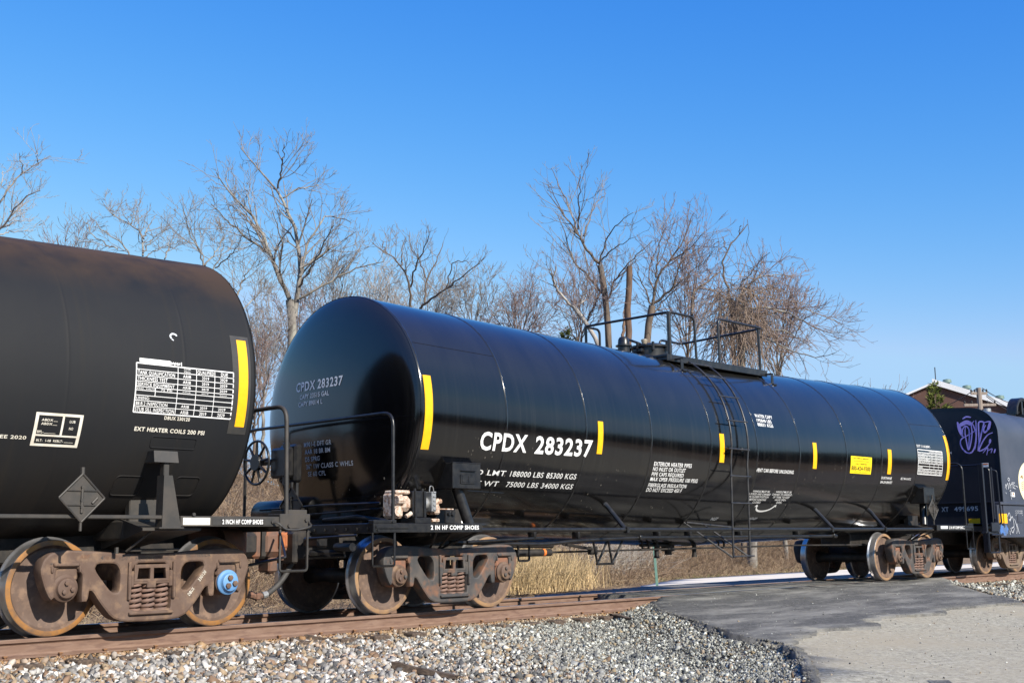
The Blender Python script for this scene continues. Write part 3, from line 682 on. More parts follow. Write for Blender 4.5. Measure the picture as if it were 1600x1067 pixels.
def make_bogie(parent, xc, frame_mat, rim_mat, cap_mats, adapter='adapter_rust', cast=True):
    global SF
    b = MB(); b.box(xc-.17, xc+.17, -.86, .86, .50, .70, .03); b.box(xc-.3, xc+.3, -.35, .35, .62, .80, .04)
    b.tube([(xc-.62, -.62, .40), (xc-.62, .62, .40)], .05); b.tube([(xc+.62, -.62, .40), (xc+.62, .62, .40)], .05)
    for s in (-1, 1):
        for q in (-1, 1): b.box(xc+s*.52-.05, xc+s*.52+.02, q*.74-.05, q*.74+.05, .33, .6, .01)
        b.tube([(xc+s*.62, -.3, .42), (xc+s*.1, -.1, .62)], .03)
    bog = b.build('bogie', frame_mat, parent)
    if SF is None: SF = plate_holes(chaikin(OUT, 1), [TRI, mirx(TRI), WIN], .17, .022)
    for s in (-1, 1):
        b = MB(); b.add([(xc+x, s*(1.0)+y, z) for x, y, z in SF[0]], SF[1])
        # raised ribs and pedestal roofs of the casting
        yo = s*1.09
        for q in (-1, 1):
            b.box(xc+q*.889-.13, xc+q*.889+.13, s*.93, s*1.105, .655, .70, .012)
            b.box(xc+q*.889-.15, xc+q*.889-.125, s*.93, s*1.10, .60, .665, .008); b.box(xc+q*.889+.125, xc+q*.889+.15, s*.93, s*1.10, .60, .665, .008)
        b.box(xc-.26, xc-.225, s*.95, s*1.115, .32, .69, .01); b.box(xc+.225, xc+.26, s*.95, s*1.115, .32, .69, .01)
        b.box(xc-.24, xc+.24, s*.90, s*1.12, .175, .21, .01)
        sf = b.build('side_frame', frame_mat, bog, angle=40)
        # bolster end with its two pockets, and the spring nest below it
        hol = [[(-.165, .515), (-.014, .515), (-.014, .63), (-.15, .63)], [(.014, .515), (.165, .515), (.15, .63), (.014, .63)]]
        V, F = plate_holes([(-.185, .50), (.185, .50), (.185, .655), (-.185, .655)], hol, .05, .006)
        k = MB().add([(xc+x, s*1.07+y, z) for x, y, z in V], F); k.box(xc-.20, xc+.20, s*.9, s*1.09, .47, .50, .008); k.box(xc-.05, xc+.05, s*1.05, s*1.10, .43, .50, .01)
        k.box(xc-.235, xc-.19, s*1.0, s*1.10, .44, .60, .01); k.box(xc+.19, xc+.235, s*1.0, s*1.10, .44, .60, .01)
        k.build('bolster_end', frame_mat, bog)
        for cx in (-.145, 0, .145):
            c = MB().tube(coil(xc+cx, s*1.01, .225, .475, .062, .0175, 5), .0175, 6)
            c.tube([(xc+cx, s*1.01, .21), (xc+cx, s*1.01, .235)], .07, 12); c.build('coil_spring', 'spring_rust', bog, angle=60)
        for qi, q in enumerate((-1, 1)):
            x = xc+q*.889
            wb = MB().lathe(WPROF, (x, 0, .457), 'Y', 64, WM, s)
            wb.build('wheel', ['wheel_plate', rim_mat, 'wheel_tread'], bog, angle=40)
            a = MB(); a.box(x-.135, x+.135, s*.93, s*1.06, .52, .66, .02); a.lathe([(.90, .135), (1.05, .135), (1.055, .12)], (x, 0, .457), 'Y', 32, None, s)
            a.build('bearing_adapter', adapter, bog)
            c = MB(); c.lathe([(1.02, .128), (1.075, .128), (1.085, .118), (1.09, .105), (1.10, .098), (1.125, .090), (1.13, .08), (1.13, 0)], (x, 0, .457), 'Y', 36, None, s)
            cm = cap_mats[qi] if s < 0 else cap_mats[0]
            rb = .030 if cm == 'cap_blue' else .022
            for t in (90, 210, 330):
                c.cur = 1; bx, bz = x+.048*cos(radians(t+15)), .457+.048*sin(radians(t+15))
                c.lathe([(1.125, rb), (1.15, rb), (1.152, rb*.8), (1.152, 0)], (bx, 0, bz), 'Y', 6, None, s)
            co = c.build('bearing_cap', [cm, frame_mat if cm != 'cap_blue' else 'cast_brown'], bog)
            if cm == 'cap_blue': co['label'] = 'bright blue bearing cap with three dark bolts'
    for q in (-1, 1):
        x = xc+q*.889
        MB().lathe([(-1.0, .07), (-.72, .075), (-.66, .11), (-.5, .085), (.5, .085), (.66, .11), (.72, .075), (1.0, .07)], (x, 0, .457), 'Y', 20).build('axle', 'black_dull', bog)
    return bog

# ------------------------------------------------------------------ tanks
R_T = 1.533
class Tank:
    def __init__(self, zc, bead=1.0): self.zc = zc; self.bead = bead
    def surf(self, off=0.003):
        def f(u, v):
            R = R_T+off; d = v-self.zc(u); return (u, -sqrt(max(R*R-d*d, 0)), v)
        return f
    def build(self, stations, seams, headL, headR, mat, parent, n=128):
        rings = []
        x0, x1 = stations
        def head(depth, kn):
            out = []
            for i in range(60):
                t = i/59; r = R_T*(1-(t*1.0)**1.0) if False else R_T*cos(t*pi/2)
                dx = depth*(1-(r/R_T)**2)+kn*sqrt(max(0, 1-(r/R_T)**10))
                out.append((dx, max(r, .002)))
            # finer at the knuckle
            fine = []
            for i in range(8):
                r = R_T*(1-.0004*(i**3)); fine.append((depth*(1-(r/R_T)**2)+kn*sqrt(max(0, 1-(r/R_T)**10)), r))
            return fine+[o for o in out if o[1] < fine[-1][1]-.004]
        if headL: rings += [(x0-dx, r) for dx, r in head(*headL)][::-1]
        X = [x0]
        ks = sorted(set(list(np.arange(x0, x1, .5))+[x1]))
        ev = [(x, R_T) for x in ks if all(abs(x-s) > .06 for s in seams)]
        for s in seams: ev += [(s-.034, R_T), (s-.028, R_T), (s-.014, R_T), (s-.007, R_T+.005*self.bead), (s, R_T+.007*self.bead), (s+.007, R_T+.005*self.bead), (s+.014, R_T), (s+.028, R_T), (s+.034, R_T)]
        ev.sort(); rings += ev
        if headR: rings += [(x1+dx, r) for dx, r in head(*headR)]
        b = MB(); V = []; F = []
        for x, r in rings:
            zc = self.zc(min(max(x, x0), x1)); nrm = r/R_T
            for k in range(n):
                t = 2*pi*k/n; V.append((x, r*cos(t), zc+r*sin(t)))
        for i in range(len(rings)-1):
            for k in range(n): F.append((i*n+k, (i+1)*n+k, (i+1)*n+(k+1) % n, i*n+(k+1) % n))
        b.add(V, F); F2 = [tuple(range(n)), tuple((len(rings)-1)*n+k for k in range(n))[::-1]]
        b.add([], []); b.f += F2; b.mi += [0, 0]
        return b.build('tank', mat, parent, angle=50)

def pipe(name, pts, r, mat, parent, bend=.1, n=8): return MB().tube(arc_path(pts, bend), r, n).build(name, mat, parent, angle=60)
def bolt_row(b, pts, r=.016, h=.012, axis=(0, -1, 0)):
    for p in pts: b.tube([p, tuple(np.array(p)+np.array(axis)*h)], r, 6)

# ================================================================== the middle tank car
XM = 7.26
car = thing('tank_car', 'glossy black tank car with large white number, whole length in view between two other cars', 'tank car', (XM, 0, 0), 'freight cars standing in one train')
car_objs_loc = XM
def P_(name, mb, mat, parent, **k): return mb.build(name, mat, parent, **k)
# children are modelled in world coordinates; the empty's offset is undone once below
zc_mid = lambda X: 2.438+.023*(abs(X-XM)-7.3)
T = Tank(zc_mid)
tank = T.build((-.05, 14.36), [-.03, 1.40, 2.95, 4.40, 5.90, 7.19, 8.50, 10.10, 11.43, 12.89, 14.33], (.16, .06), (.16, .06), 'black_gloss_paint', car)
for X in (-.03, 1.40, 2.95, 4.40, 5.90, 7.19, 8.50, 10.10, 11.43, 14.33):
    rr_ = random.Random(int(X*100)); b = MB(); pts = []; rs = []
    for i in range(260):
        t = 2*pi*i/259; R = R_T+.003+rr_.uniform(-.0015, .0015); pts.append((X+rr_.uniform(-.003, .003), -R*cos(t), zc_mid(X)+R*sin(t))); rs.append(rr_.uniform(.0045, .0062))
    b.tube(pts, rs, 6, False).build('weld_seam', 'weld_glint_paint', tank, angle=70)
s3 = T.surf(.003); s4 = T.surf(.005); s9 = T.surf(.0078)
Lt = Lettering(s9); Lt.text('CPDX', .955, 1.80, 1.962, 2.195, .028, .0).text('283237', 1.955, 3.09, 1.958, 2.193, .028).build('white_stencil', tank, label='large white car number')
Lt = Lettering(s9); Lt.text('LD LMT', .93, 1.535, 1.665, 1.731, .014).text('188000 LBS', 1.62, 2.24, 1.662, 1.731, .010).text('85300 KGS', 2.30, 2.89, 1.660, 1.731, .010)
Lt.text('LT WT', 1.0, 1.475, 1.535, 1.598, .014).text('75000 LBS', 1.62, 2.21, 1.533, 1.598, .010).text('34000 KGS', 2.275, 2.897, 1.531, 1.597, .010).build('white_stencil', tank)
Lt = Lettering(s3)
for s, u1, v0, v1 in (('EXTERIOR HEATER PIPES', 5.43, 1.898, 1.958), ('NO INLET OR OUTLET', 5.30, 1.826, 1.884), ('PIPE CAPS REQUIRED', 5.28, 1.755, 1.810), ('MAX OPER PRESSURE 100 PSIG', 5.665, 1.683, 1.740), ('FIBERGLASS INSULATION', 5.43, 1.600, 1.655), ('DO NOT EXCEED 450 F', 5.355, 1.532, 1.588)):
    Lt.text(s, 4.51, u1, v0, v1, .014)
Lt.build('white_stencil', tank)
Lt = Lettering(s3); Lt.text('WATER CAPY', 7.31, 7.83, 2.79, 2.85, .014).text('195840 LBS', 7.32, 7.76, 2.716, 2.772, .014).text('88831 KGS', 7.31, 7.77, 2.643, 2.70, .014)
Lt.text('VENT CAR BEFORE UNLOADING', 7.185, 8.335, 1.899, 1.958, .014).build('white_stencil', tank)
Lt = Lettering(s3)
for s, u0, u1, v in (('HANDLE MUST BE', 7.25, 7.75, 1.58), ('LOCKED AND CHAINED', 7.17, 7.80, 1.537), ('IN CLOSED POSITION', 7.20, 7.78, 1.494), ('BEFORE LOADING', 7.24, 7.74, 1.451), ('CLOSED', 7.37, 7.61, 1.408),
                     ('HANDLE MUST BE', 7.95, 8.44, 1.585), ('CHAINED TO UNDERSIDE', 7.86, 8.515, 1.542), ('OF TANK TO KEEP', 7.92, 8.44, 1.499), ('VALVE OPEN', 8.01, 8.36, 1.456), ('OPEN', 8.10, 8.27, 1.413)):
    Lt.text(s, u0, u1, v, v+.032, .004)
Lt.build('white_stencil', tank)
Lt = Lettering(s3); Lt.stroke([(7.565, 1.365), (7.60, 1.315), (7.70, 1.288), (7.85, 1.288), (8.0, 1.315), (8.11, 1.37)], .026)
Lt.quad([(7.50, 1.35), (7.545, 1.39), (7.60, 1.362), (7.55, 1.355)]); Lt.quad([(8.07, 1.375), (8.145, 1.395), (8.165, 1.35), (8.12, 1.37)]).build('white_stencil', tank, 'curved_arrow')
Lt = Lettering(s3); Lt.text('INLET', 6.53, 6.70, 1.135, 1.18, .02).text('OUTLET', 7.56, 7.83, 1.15, 1.185, .02).build('dim_stencil', tank)
Lt = Lettering(s3); Lt.text('DURTHANE', 11.48, 11.89, 1.907, 1.955, .014).text('04-24 BWST', 11.48, 11.95, 1.83, 1.877, .014).text('BLT 04-14 ATC', 12.27, 12.695, 1.917, 1.96, .012).text('DOT 111A100W1', 12.925, 13.5, 2.57, 2.62, .014)
Lt.build('white_stencil', tank)
def insp_grid(tank, surf, x0, x1, z0, z1, cols, rows, lw, mat, entries, sub=None, tlw=None):
    g = Lettering(surf, .05); tl = tlw or lw
    for x in [x0, x1]: g.rect(x-lw/2, x+lw/2, z0, z1)
    for z in [z0, z1]: g.rect(x0, x1, z-lw/2, z+lw/2)
    for x in cols: g.rect(x-tl/2, x+tl/2, z0, z1)
    for z in rows: g.rect(x0, x1, z-tl/2, z+tl/2)
    if sub: g.rect(*sub)
    for s, u0, u1, v0, v1 in entries: g.text(s, u0, u1, v0, v1, .012)
    return g.build(mat, tank, 'inspection_grid')
rz = np.linspace(2.524, 2.046, 10); ent = []
names = ['', 'TANK QUALIFICATION', 'THICKNESS TEST', 'SERVICE EQUIPMENT', 'PRD VALVE 75 PSI', '', 'LINING', '88.B.2 INSPECTION', 'STUB SILL INSPECTION']
for i, nm in enumerate(names):
    lo, hi = rz[i+1]+.01, rz[i]-.01
    if nm: ent.append((nm, 12.95, 12.95+min(.46, .03*len(nm)), lo, hi))
    if i in (1, 2, 3, 4, 7, 8):
        for c, tx in ((13.45, 'ATC'), (13.65, '2024'), (13.85, '2034')): ent.append((tx, c+.02, c+.14, lo, hi))
    if i == 0:
        for c, tx in ((13.45, 'STATION'), (13.65, 'QUALIFIED'), (13.85, 'DUE')): ent.append((tx, c+.01, c+.16, lo, hi))
insp_grid(tank, s3, 12.93, 14.02, 2.046, 2.524, [13.43, 13.63, 13.83], rz[1:-1], .014, 'white_stencil', ent, tlw=.009)
def strip(tank, x0, x1, z0, z1, surf, mat='yellow_tape', name='reflective_strip'):
    g = Lettering(surf, .06); g.rect(x0, x1, z0, z1); return g.build(mat, tank, name)
for x0, x1, z0, z1 in ((.005, .13, 1.93, 2.815), (3.195, 3.305, 2.012, 2.458), (6.128, 6.252, 2.008, 2.453), (8.935, 9.06, 2.01, 2.455), (11.67, 11.815, 2.005, 2.465), (14.235, 14.36, 1.965, 2.865)): strip(tank, x0, x1, z0, z1, s4)
pan = strip(tank, 10.25, 11.033, 1.976, 2.284, s3, 'yellow_panel', 'emergency_panel')
Lt = Lettering(s4); Lt.text('800-424-9300', 10.285, 10.995, 2.03, 2.112, .02).text('CALL CHEMTREC', 10.42, 10.86, 2.135, 2.165, .008).text('FOR CHEMICAL EMERGENCY', 10.34, 10.94, 2.235, 2.262, .01).text('SPILL LEAK FIRE EXPOSURE OR ACCIDENT', 10.36, 10.93, 2.19, 2.21, 0).text('DAY OR NIGHT', 10.4, 10.9, 1.995, 2.01, 0)
Lt.build('black_paint', pan)
# long faint jacket laps
for (xa, xb, ang) in ((0.0, 1.4, 31), (12.9, 14.3, 24), (1.0, 1.65, -38), (12.5, 12.75, -40)):
    b = MB()
    for i in range(12):
        X0 = xa+(xb-xa)*i/12; X1 = xa+(xb-xa)*(i+1)/12; t = radians(ang); vs = []
        for X in (X0, X1):
            for dt, off in ((0, 0), (.003, .004), (.006, 0)):
                vs.append((X, -(R_T+off)*cos(t+dt), zc_mid(X)+(R_T+off)*sin(t+dt)))
        b.add(vs, [(0, 1, 4, 3), (1, 2, 5, 4)])
    b.build('jacket_lap', 'black_gloss_paint', tank, fixn=False)
# text on the end of the tank
def head_surf(x0, depth, kn, zc, sgn=-1, off=.006):
    def f(u, v):       # u runs to the right as seen from the left => -Y
        y = -u; r = min(sqrt(y*y+(v-zc)**2), R_T*.999)
        dx = depth*(1-(r/R_T)**2)+kn*sqrt(max(0, 1-(r/R_T)**10)); return (x0+sgn*(dx+off), y, v)
    return f
hs = head_surf(-.05, .16, .06, zc_mid(-.05))
def hp(px, py):
    p = at_Y(px, py, 0); d = ray(px, py); t = (-.24-CAM[0])/d[0]; q = CAM+d*t; return (-q[1], q[2])
def head_line(g, s, p0, p1, h, bold=.02):
    a = hp(*p0); b_ = hp(*p1); z = (a[1]+b_[1])/2; g.text(s, a[0], b_[0], z, z+h, bold)
def head_row(g, s, p0, p1, z, h, bold=.016):
    a = hp(*p0); b_ = hp(*p1); g.text(s, a[0], b_[0], z, z+h, bold)
z0 = sum(hp(*q)[1] for q in ((462, 613), (537, 602)))/2
g = Lettering(hs); head_row(g, 'CPDX 283237', (462, 613), (537, 602), z0, .125, .02)
head_row(g, 'CAPY 23515 GAL', (469, 624), (517, 616), z0-.105, .064); head_row(g, 'CAPY 89014 L', (467, 633), (507, 625), z0-.20, .064); g.build('white_stencil', tank)
z0 = sum(hp(*q)[1] for q in ((476, 699), (520, 694)))/2
g = Lettering(hs)
for i, (s, p0, p1) in enumerate((('M901-E DFT GR', (476, 699), (520, 694)), ('AAR 18 BR BM', (477, 708), (518, 702)), ('D5 SPRG', (477, 717), (501, 713)), ('36" 1W CLASS C WHLS', (478, 727), (551, 720)), ('SE 60 CPL', (480, 736), (509, 731)))): head_row(g, s, p0, p1, z0-.094*i, .062)
g.build('dim_stencil', tank)

def end_gear(xe, sg, parent, side_txt=True):
    """platform, sill and draft gear at one end. xe = outer face of end sill, sg=+1 when the car lies toward +X"""
    X = lambda d: xe+sg*d
    b = MB(); b.box(X(.02), X(.10), -1.5, 1.5, .95, 1.065, .008); b.box(X(.10), X(.42), -1.5, 1.5, 1.045, 1.065, .004)
    for y in np.arange(-1.4, 1.45, .2): b.tube([(X(-.0), y, 1.0), (X(.02), y, 1.0)], .018, 6)
    pl = b.build('end_platform', 'black_paint', parent)
    b = MB(); b.box(X(0), X(1.715), -1.52, -1.49, .957, 1.062, .004); b.box(X(0), X(1.715), -1.49, -1.40, 1.052, 1.062, .003); b.box(X(.03), X(.51), -1.535, -1.52, 1.0, 1.035, .006)
    b.box(X(0), X(.34), -1.52, -1.42, 1.062, 1.10, .006)
    bolt_row(b, [(X(.06), -1.52, 1.02), (X(.06), -1.52, .985), (X(.28), -1.52, 1.08)])
    b.box(X(0), X(1.715), 1.49, 1.52, .957, 1.062, .004)
    side = b.build('side_sill', 'black_paint', parent)
    b = MB(); b.box(X(-.25), X(3.0), -.33, .33, .66, 1.0, .02); b.box(X(-.28), X(-.2), -.4, .4, .62, .98, .02)
    b.build('stub_sill', 'black_dull', parent)
    # body bolster over the bogie with raking webs
    b = MB(); xc = X(1.647)
    b.add([(xc-.30, -1.45, .96), (xc+.30, -1.45, .96), (xc+.18, -.3, .80), (xc-.18, -.3, .80), (xc-.30, -1.45, .99), (xc+.30, -1.45, .99), (xc+.18, -.3, 1.2), (xc-.18, -.3, 1.2)], [(0, 1, 2, 3), (4, 5, 6, 7), (0, 1, 5, 4), (1, 2, 6, 5), (2, 3, 7, 6), (3, 0, 4, 7)])
    b.add([(xc-.30, 1.45, .96), (xc+.30, 1.45, .96), (xc+.18, .3, .80), (xc-.18, .3, .80), (xc-.30, 1.45, .99), (xc+.30, 1.45, .99), (xc+.18, .3, 1.2), (xc-.18, .3, 1.2)], [(0, 1, 2, 3), (4, 5, 6, 7), (0, 1, 5, 4), (1, 2, 6, 5), (2, 3, 7, 6), (3, 0, 4, 7)])
    for dx in (-.62, -.36): b.tube([(xc+dx, -1.45, .965), (xc+dx*.55, -1.02, .77)], .014, 6)
    b.tube([(xc+.06, -1.45, .96), (xc-.12, -.95, .76)], .013, 6)
    # saddle under the tank
    for y0 in (-.95, .95): b.box(xc-.22, xc+.22, y0-.05, y0+.05, .95, 1.45, .01)
    b.box(xc-.25, xc+.25, -.95, .95, .9, 1.1, .02)
    b.build('body_bolster', 'black_dull', parent)
    # handrail across the end, step stirrup
    xr = X(.30)
    pipe('handrail', [(xr, -1.5, 1.08), (xr, -1.5, 2.335), (xr, 1.5, 2.335), (xr, 1.5, 1.08)], .0205, 'black_paint', parent, .17)
    pipe('sill_step', [(X(0), -1.5, .957), (X(0), -1.5, .583), (X(.325), -1.5, .583), (X(.325), -1.5, .957)], .0135, 'black_paint', parent, .03, 6)
    pipe('sill_step', [(X(0), 1.5, .957), (X(0), 1.5, .583), (X(.325), 1.5, .583), (X(.325), 1.5, .957)], .0135, 'black_paint', parent, .03, 6)
    return side
side = end_gear(-.758, 1, car)
Lt = Lettering(lambda u, v: (u, -1.523, v), 0); Lt.text('2 IN HF COMP SHOES', .105, .895, .988, 1.04, .03).build('white_stencil', side)
side = end_gear(15.29, -1, car)
Lt = Lettering(lambda u, v: (u, -1.523, v), 0); Lt.text('2 IN HF COMP SHOES', 14.12, 14.86, .985, 1.042, .03).rect(13.74, 14.06, .99, 1.045).build('white_stencil', side)
# saddle bracket boxes with their raking pipes
for sg, x0, x1 in ((1, .467, .94), (-1, 13.11, 13.57)):
    b = MB(); b.box(x0, x1, -1.52, -1.18, 1.478, 1.79, .008); b.box(x0-.004, x1+.004, -1.525, -1.50, 1.785, 1.795, .003)
    if sg > 0: b.box(x0+.12, x1-.11, -1.532, -1.515, 1.535, 1.65, .004); b.box(x0+.14, x0+.235, -1.538, -1.53, 1.553, 1.635, .003); b.box(x0+.245, x1-.13, -1.538, -1.53, 1.553, 1.635, .003); b.box(x0+.12, x1-.1, -1.55, -1.515, 1.69, 1.70, .003)
    b.build('saddle_box', 'black_paint', car)
    xm = (x0+x1)/2; MB().tube([(xm-sg*.02, -1.36, 1.49), (xm+sg*.12, -1.42, 1.06)], .068, 16).build('bracket_pipe', 'black_paint', car)
b = MB(); b.box(.35, .50, -1.52, -1.49, 1.062, 1.22, .008); b.tube([(.45, -1.55, 1.18), (.45, -1.47, 1.18)], .03, 10); b.tube([(.39, -1.55, 1.175), (.39, -1.47, 1.175)], .022, 10); b.build('pivot_plate', 'black_paint', car)
# side pipe rail with struts
b = MB(); b.tube([(.95, -1.47, .985), (13.42, -1.47, .985)], .03, 12)
for X in (3.82, 9.5, 11.46): b.box(X-.02, X+.03, -1.52, -1.44, .935, 1.02, .006)
b.build('side_rail', 'black_paint', car)
for X0, X1 in ((3.755, 3.80), (9.50, 9.57), (11.49, 11.47)):
    MB().tube([(X0, -1.14, 1.36), (X0+.02, -1.2, 1.30), (X1, -1.47, 1.0)], [.045, .036, .034], 10).build('rail_strut', 'black_paint', car)
# brake pipe, rods and valve gear under the belly
b = MB(); b.tube(arc_path([(1.0, -.9, .84), (2.5, -1.0, .80), (2.85, -1.0, .81), (3.2, -1.0, .835), (3.6, -1.0, .85), (4.7, -1.0, .875), (10.46, -1.0, .872)], .15), .026, 8)
b.tube([(1.2, -1.0, .84), (1.79, -1.0, .86), (2.62, -1.0, .885)], .02, 8)
for X in (4.72, 10.4): b.box(X-.03, X+.03, -1.05, -.95, .84, .91, .006)
b.tube([(10.40, -1.0, .87), (10.52, -1.0, .87)], .035, 8)
for X in (2.45, 3.35, 5.2, 6.0, 7.4, 9.2): b.box(X-.025, X+.025, -1.02, -.9, .87, 1.02, .006)
b.build('brake_pipe', 'black_paint', car, angle=60)
b = MB(); b.tube([(2.5, -.6, .685), (3.2, -.6, .685)], .052, 12); b.tube([(1.2, -.6, .69), (2.5, -.6, .69)], .02, 8); b.tube([(3.2, -.6, .685), (4.15, -.6, .69), (9.9, -.6, .715), (12.2, -.6, .70)], .014, 8)
b.box(4.05, 4.2, -.64, -.56, .64, .76, .008)
b.tube([(3.3, -.75, .80), (4.05, -.65, .72)], .022, 6); b.tube([(2.2, -.5, .80), (3.3, -.55, .78)], .04, 8)
bl = b.build('brake_rod', 'black_dull', car, angle=60)
MB().tube([(3.03, -.6, .685), (3.075, -.6, .685)], .054, 12).build('red_band', 'orange_paint', bl)
pipe('safety_loop', [(2.235, -.9, .82), (2.235, -.9, .585), (2.45, -.9, .585), (2.45, -.9, .82)], .016, 'black_paint', car, .04, 6)
b = MB()
for p, q in (((3.78, .86), (3.87, .51)), ((3.87, .51), (4.12, .86)), ((4.12, .86), (4.20, .51)), ((4.20, .51), (4.47, .86)), ((3.85, .51), (4.23, .51))): b.tube([(p[0], -.9, p[1]), (q[0], -.9, q[1])], .018, 6)
b.build('rod_hanger', 'black_paint', car)
b = MB(); b.tube([(6.63, -.1, .66), (6.63, -.1, 1.0)], .11, 16); b.tube([(6.63, -.1, .60), (6.63, -.1, .68)], .06, 12); b.box(6.4, 6.9, -.35, .15, .76, .84, .02)
for X in (6.12, 7.15): b.tube([(X, -.25, .56), (X, -.25, .92)], .038, 10); b.tube([(X, -.25, .555), (X, -.25, .59)], .046, 10)
b.tube([(5.7, -.25, .76), (6.5, -.25, .76)], .025, 8); b.tube([(6.8, -.25, .77), (7.2, -.25, .78)], .025, 8)
for X in (5.75, 7.85):
    b.tube(arc_path([(X-.06, -.3, .88), (X-.06, -.3, .70), (X+.10, -.3, .70), (X+.10, -.3, .88)], .02), .018, 6); b.tube([(X+.02, -.3, .85), (X+.02, -.3, 1.0)], .03, 6)
b.tube([(7.05, -.25, .84), (6.8, -.2, .80)], .03, 8); b.tube([(6.2, -.25, .84), (6.5, -.2, .80)], .03, 8)
b.build('bottom_outlet', 'black_dull', car, angle=60)
MB().tube([(6.02+.05*k, -.3, .76-.05*sin(k*.35)-.02*(k % 2)) for k in range(12)], .012, 5).build('chain', 'black_dull', car)
# ladder up the side
LX0, LX1 = 6.27, 6.73
def lad(X):
    zc = zc_mid(XM); R = R_T+.10; pts = [(X-.03, -1.62, .55), (X, -1.625, 2.0), (X+.035, -1.633, zc)]
    for a in range(5, 66, 5): t = radians(a); pts.append((X+.035+.10*(a/60)**1.3, -R*cos(t), zc+R*sin(t)))
    return pts
b = MB()
for X in (LX0, LX1): b.tube(lad(X), .0165, 8)
for z in (.575, .985, 1.385, 1.80, 2.22): b.tube([(LX0-.06, -1.64, z), (LX1+.06, -1.64, z)], .012, 6)
zc = zc_mid(XM); R = R_T+.11
for a, dx in ((14, .045), (29, .07), (44, .10), (57, .125)): t = radians(a); b.tube([(LX0+dx-.06, -R*cos(t), zc+R*sin(t)), (LX1+dx+.06, -R*cos(t), zc+R*sin(t))], .012, 6)
for X in (LX0, LX1):
    b.tube([(X-.05, -1.62, .56), (X-.42, -1.0, 1.10)], .017, 6)
    b.tube([(X+.01, -1.62, 2.22), (X+.01, -1.5, 2.23)], .016, 6); b.tube([(X+.01, -1.515, 2.23), (X+.01, -1.545, 2.23)], .034, 10)
b.tube([(5.85, -1.05, 1.10), (6.75, -1.3, 1.02)], .014, 6)
b.build('ladder', 'ladder_paint', car, angle=60)
# top platform with its two rails
b = MB(); b.box(5.83, 8.76, -.80, -.34, 3.665, 3.715, .008); b.box(5.83, 8.76, -.815, -.79, 3.65, 3.76, .006); b.box(5.83, 5.98, -.8, 1.0, 3.72, 3.76, .006); b.box(8.55, 8.76, -.8, .98, 3.72, 3.76, .006); b.box(5.83, 8.76, .9, .95, 3.70, 3.76, .006)
for X in (6.05, 8.72):
    b.box(X-.035, X+.035, -.94, -.925, 3.50, 3.70, .004); b.box(X-.035, X+.035, -.94, -.8, 3.68, 3.70, .004); b.box(X-.05, X+.05, -1.0, -.9, 3.475, 3.51, .01)
for X in (6.0, 8.6): b.box(X-.03, X+.03, .8, .85, 3.4, 3.72, .004)
for i in range(28): b.box(5.86+i*.104, 5.88+i*.104, -.79, -.35, 3.713, 3.72, .001)
plat = b.build('top_platform', 'black_paint', car)
pipe('guard_rail', [(6.35, 1.0, 3.70), (6.35, 1.0, 4.45), (5.93, 1.0, 4.45), (5.93, -.8, 4.45), (6.61, -.8, 4.45), (6.65, -.8, 3.66)], .0215, 'black_paint', plat, .1)
MB().tube([(5.93, -.79, 3.68), (5.93, -.79, 4.45)], .034, 8).build('rail_post', 'black_paint', plat)
MB().tube([(5.96, .98, 3.68), (5.96, .98, 4.45)], .024, 8).build('rail_post', 'black_paint', plat)
pipe('guard_rail', [(8.0, .95, 3.7), (8.0, .95, 4.45), (8.68, .95, 4.45), (8.68, -.8, 4.51), (7.31, -.8, 4.51), (7.31, -.8, 3.66)], .0215, 'black_paint', plat, .1)
MB().tube([(8.60, -.78, 3.70), (8.58, -.78, 4.50)], .024, 8).build('rail_post', 'black_paint', plat)
# manway dome and fittings on the crown
b = MB(); b.lathe([(3.72, .31), (3.99, .31), (4.0, .36), (4.03, .36), (4.035, .30), (4.07, .22), (4.085, 0)], (6.46, 0, 0), 'Z', 36)
for k in range(8): t = 2*pi*k/8; b.tube([(6.46+.345*cos(t), .345*sin(t), 3.93), (6.46+.345*cos(t), .345*sin(t), 4.07)], .026, 6)
b.box(6.10, 6.25, -.10, .10, 3.90, 3.98, .02)
b.build('manway', 'black_paint', car)
b = MB(); b.lathe([(3.74, .10), (3.96, .10), (3.965, .135), (3.985, .135), (3.99, .10), (4.08, .09), (4.12, .065), (4.13, 0)], (5.75, 0, 0), 'Z', 24); b.tube([(5.84, 0, 4.10), (6.2, .05, 4.08), (6.32, .05, 4.06)], .022, 8); b.build('safety_valve', 'black_paint', car)
MB().lathe([(3.95, .045), (4.10, .045), (4.12, .055), (4.15, .055), (4.16, .03), (4.165, 0)], (6.33, .02, 0), 'Z', 16).build('vacuum_valve', 'brass', car)
b = MB(); b.lathe([(3.7, .2), (3.82, .2), (3.825, .24), (3.85, .24), (3.86, 0)], (7.45, .1, 0), 'Z', 24); b.tube([(7.2, .1, 3.84), (7.7, .1, 3.84)], .02, 6); b.lathe([(3.72, .08), (3.95, .08), (3.96, .12), (3.99, .12), (4.0, 0)], (6.95, .1, 0), 'Z', 16); b.build('hatch_fitting', 'black_paint', car)
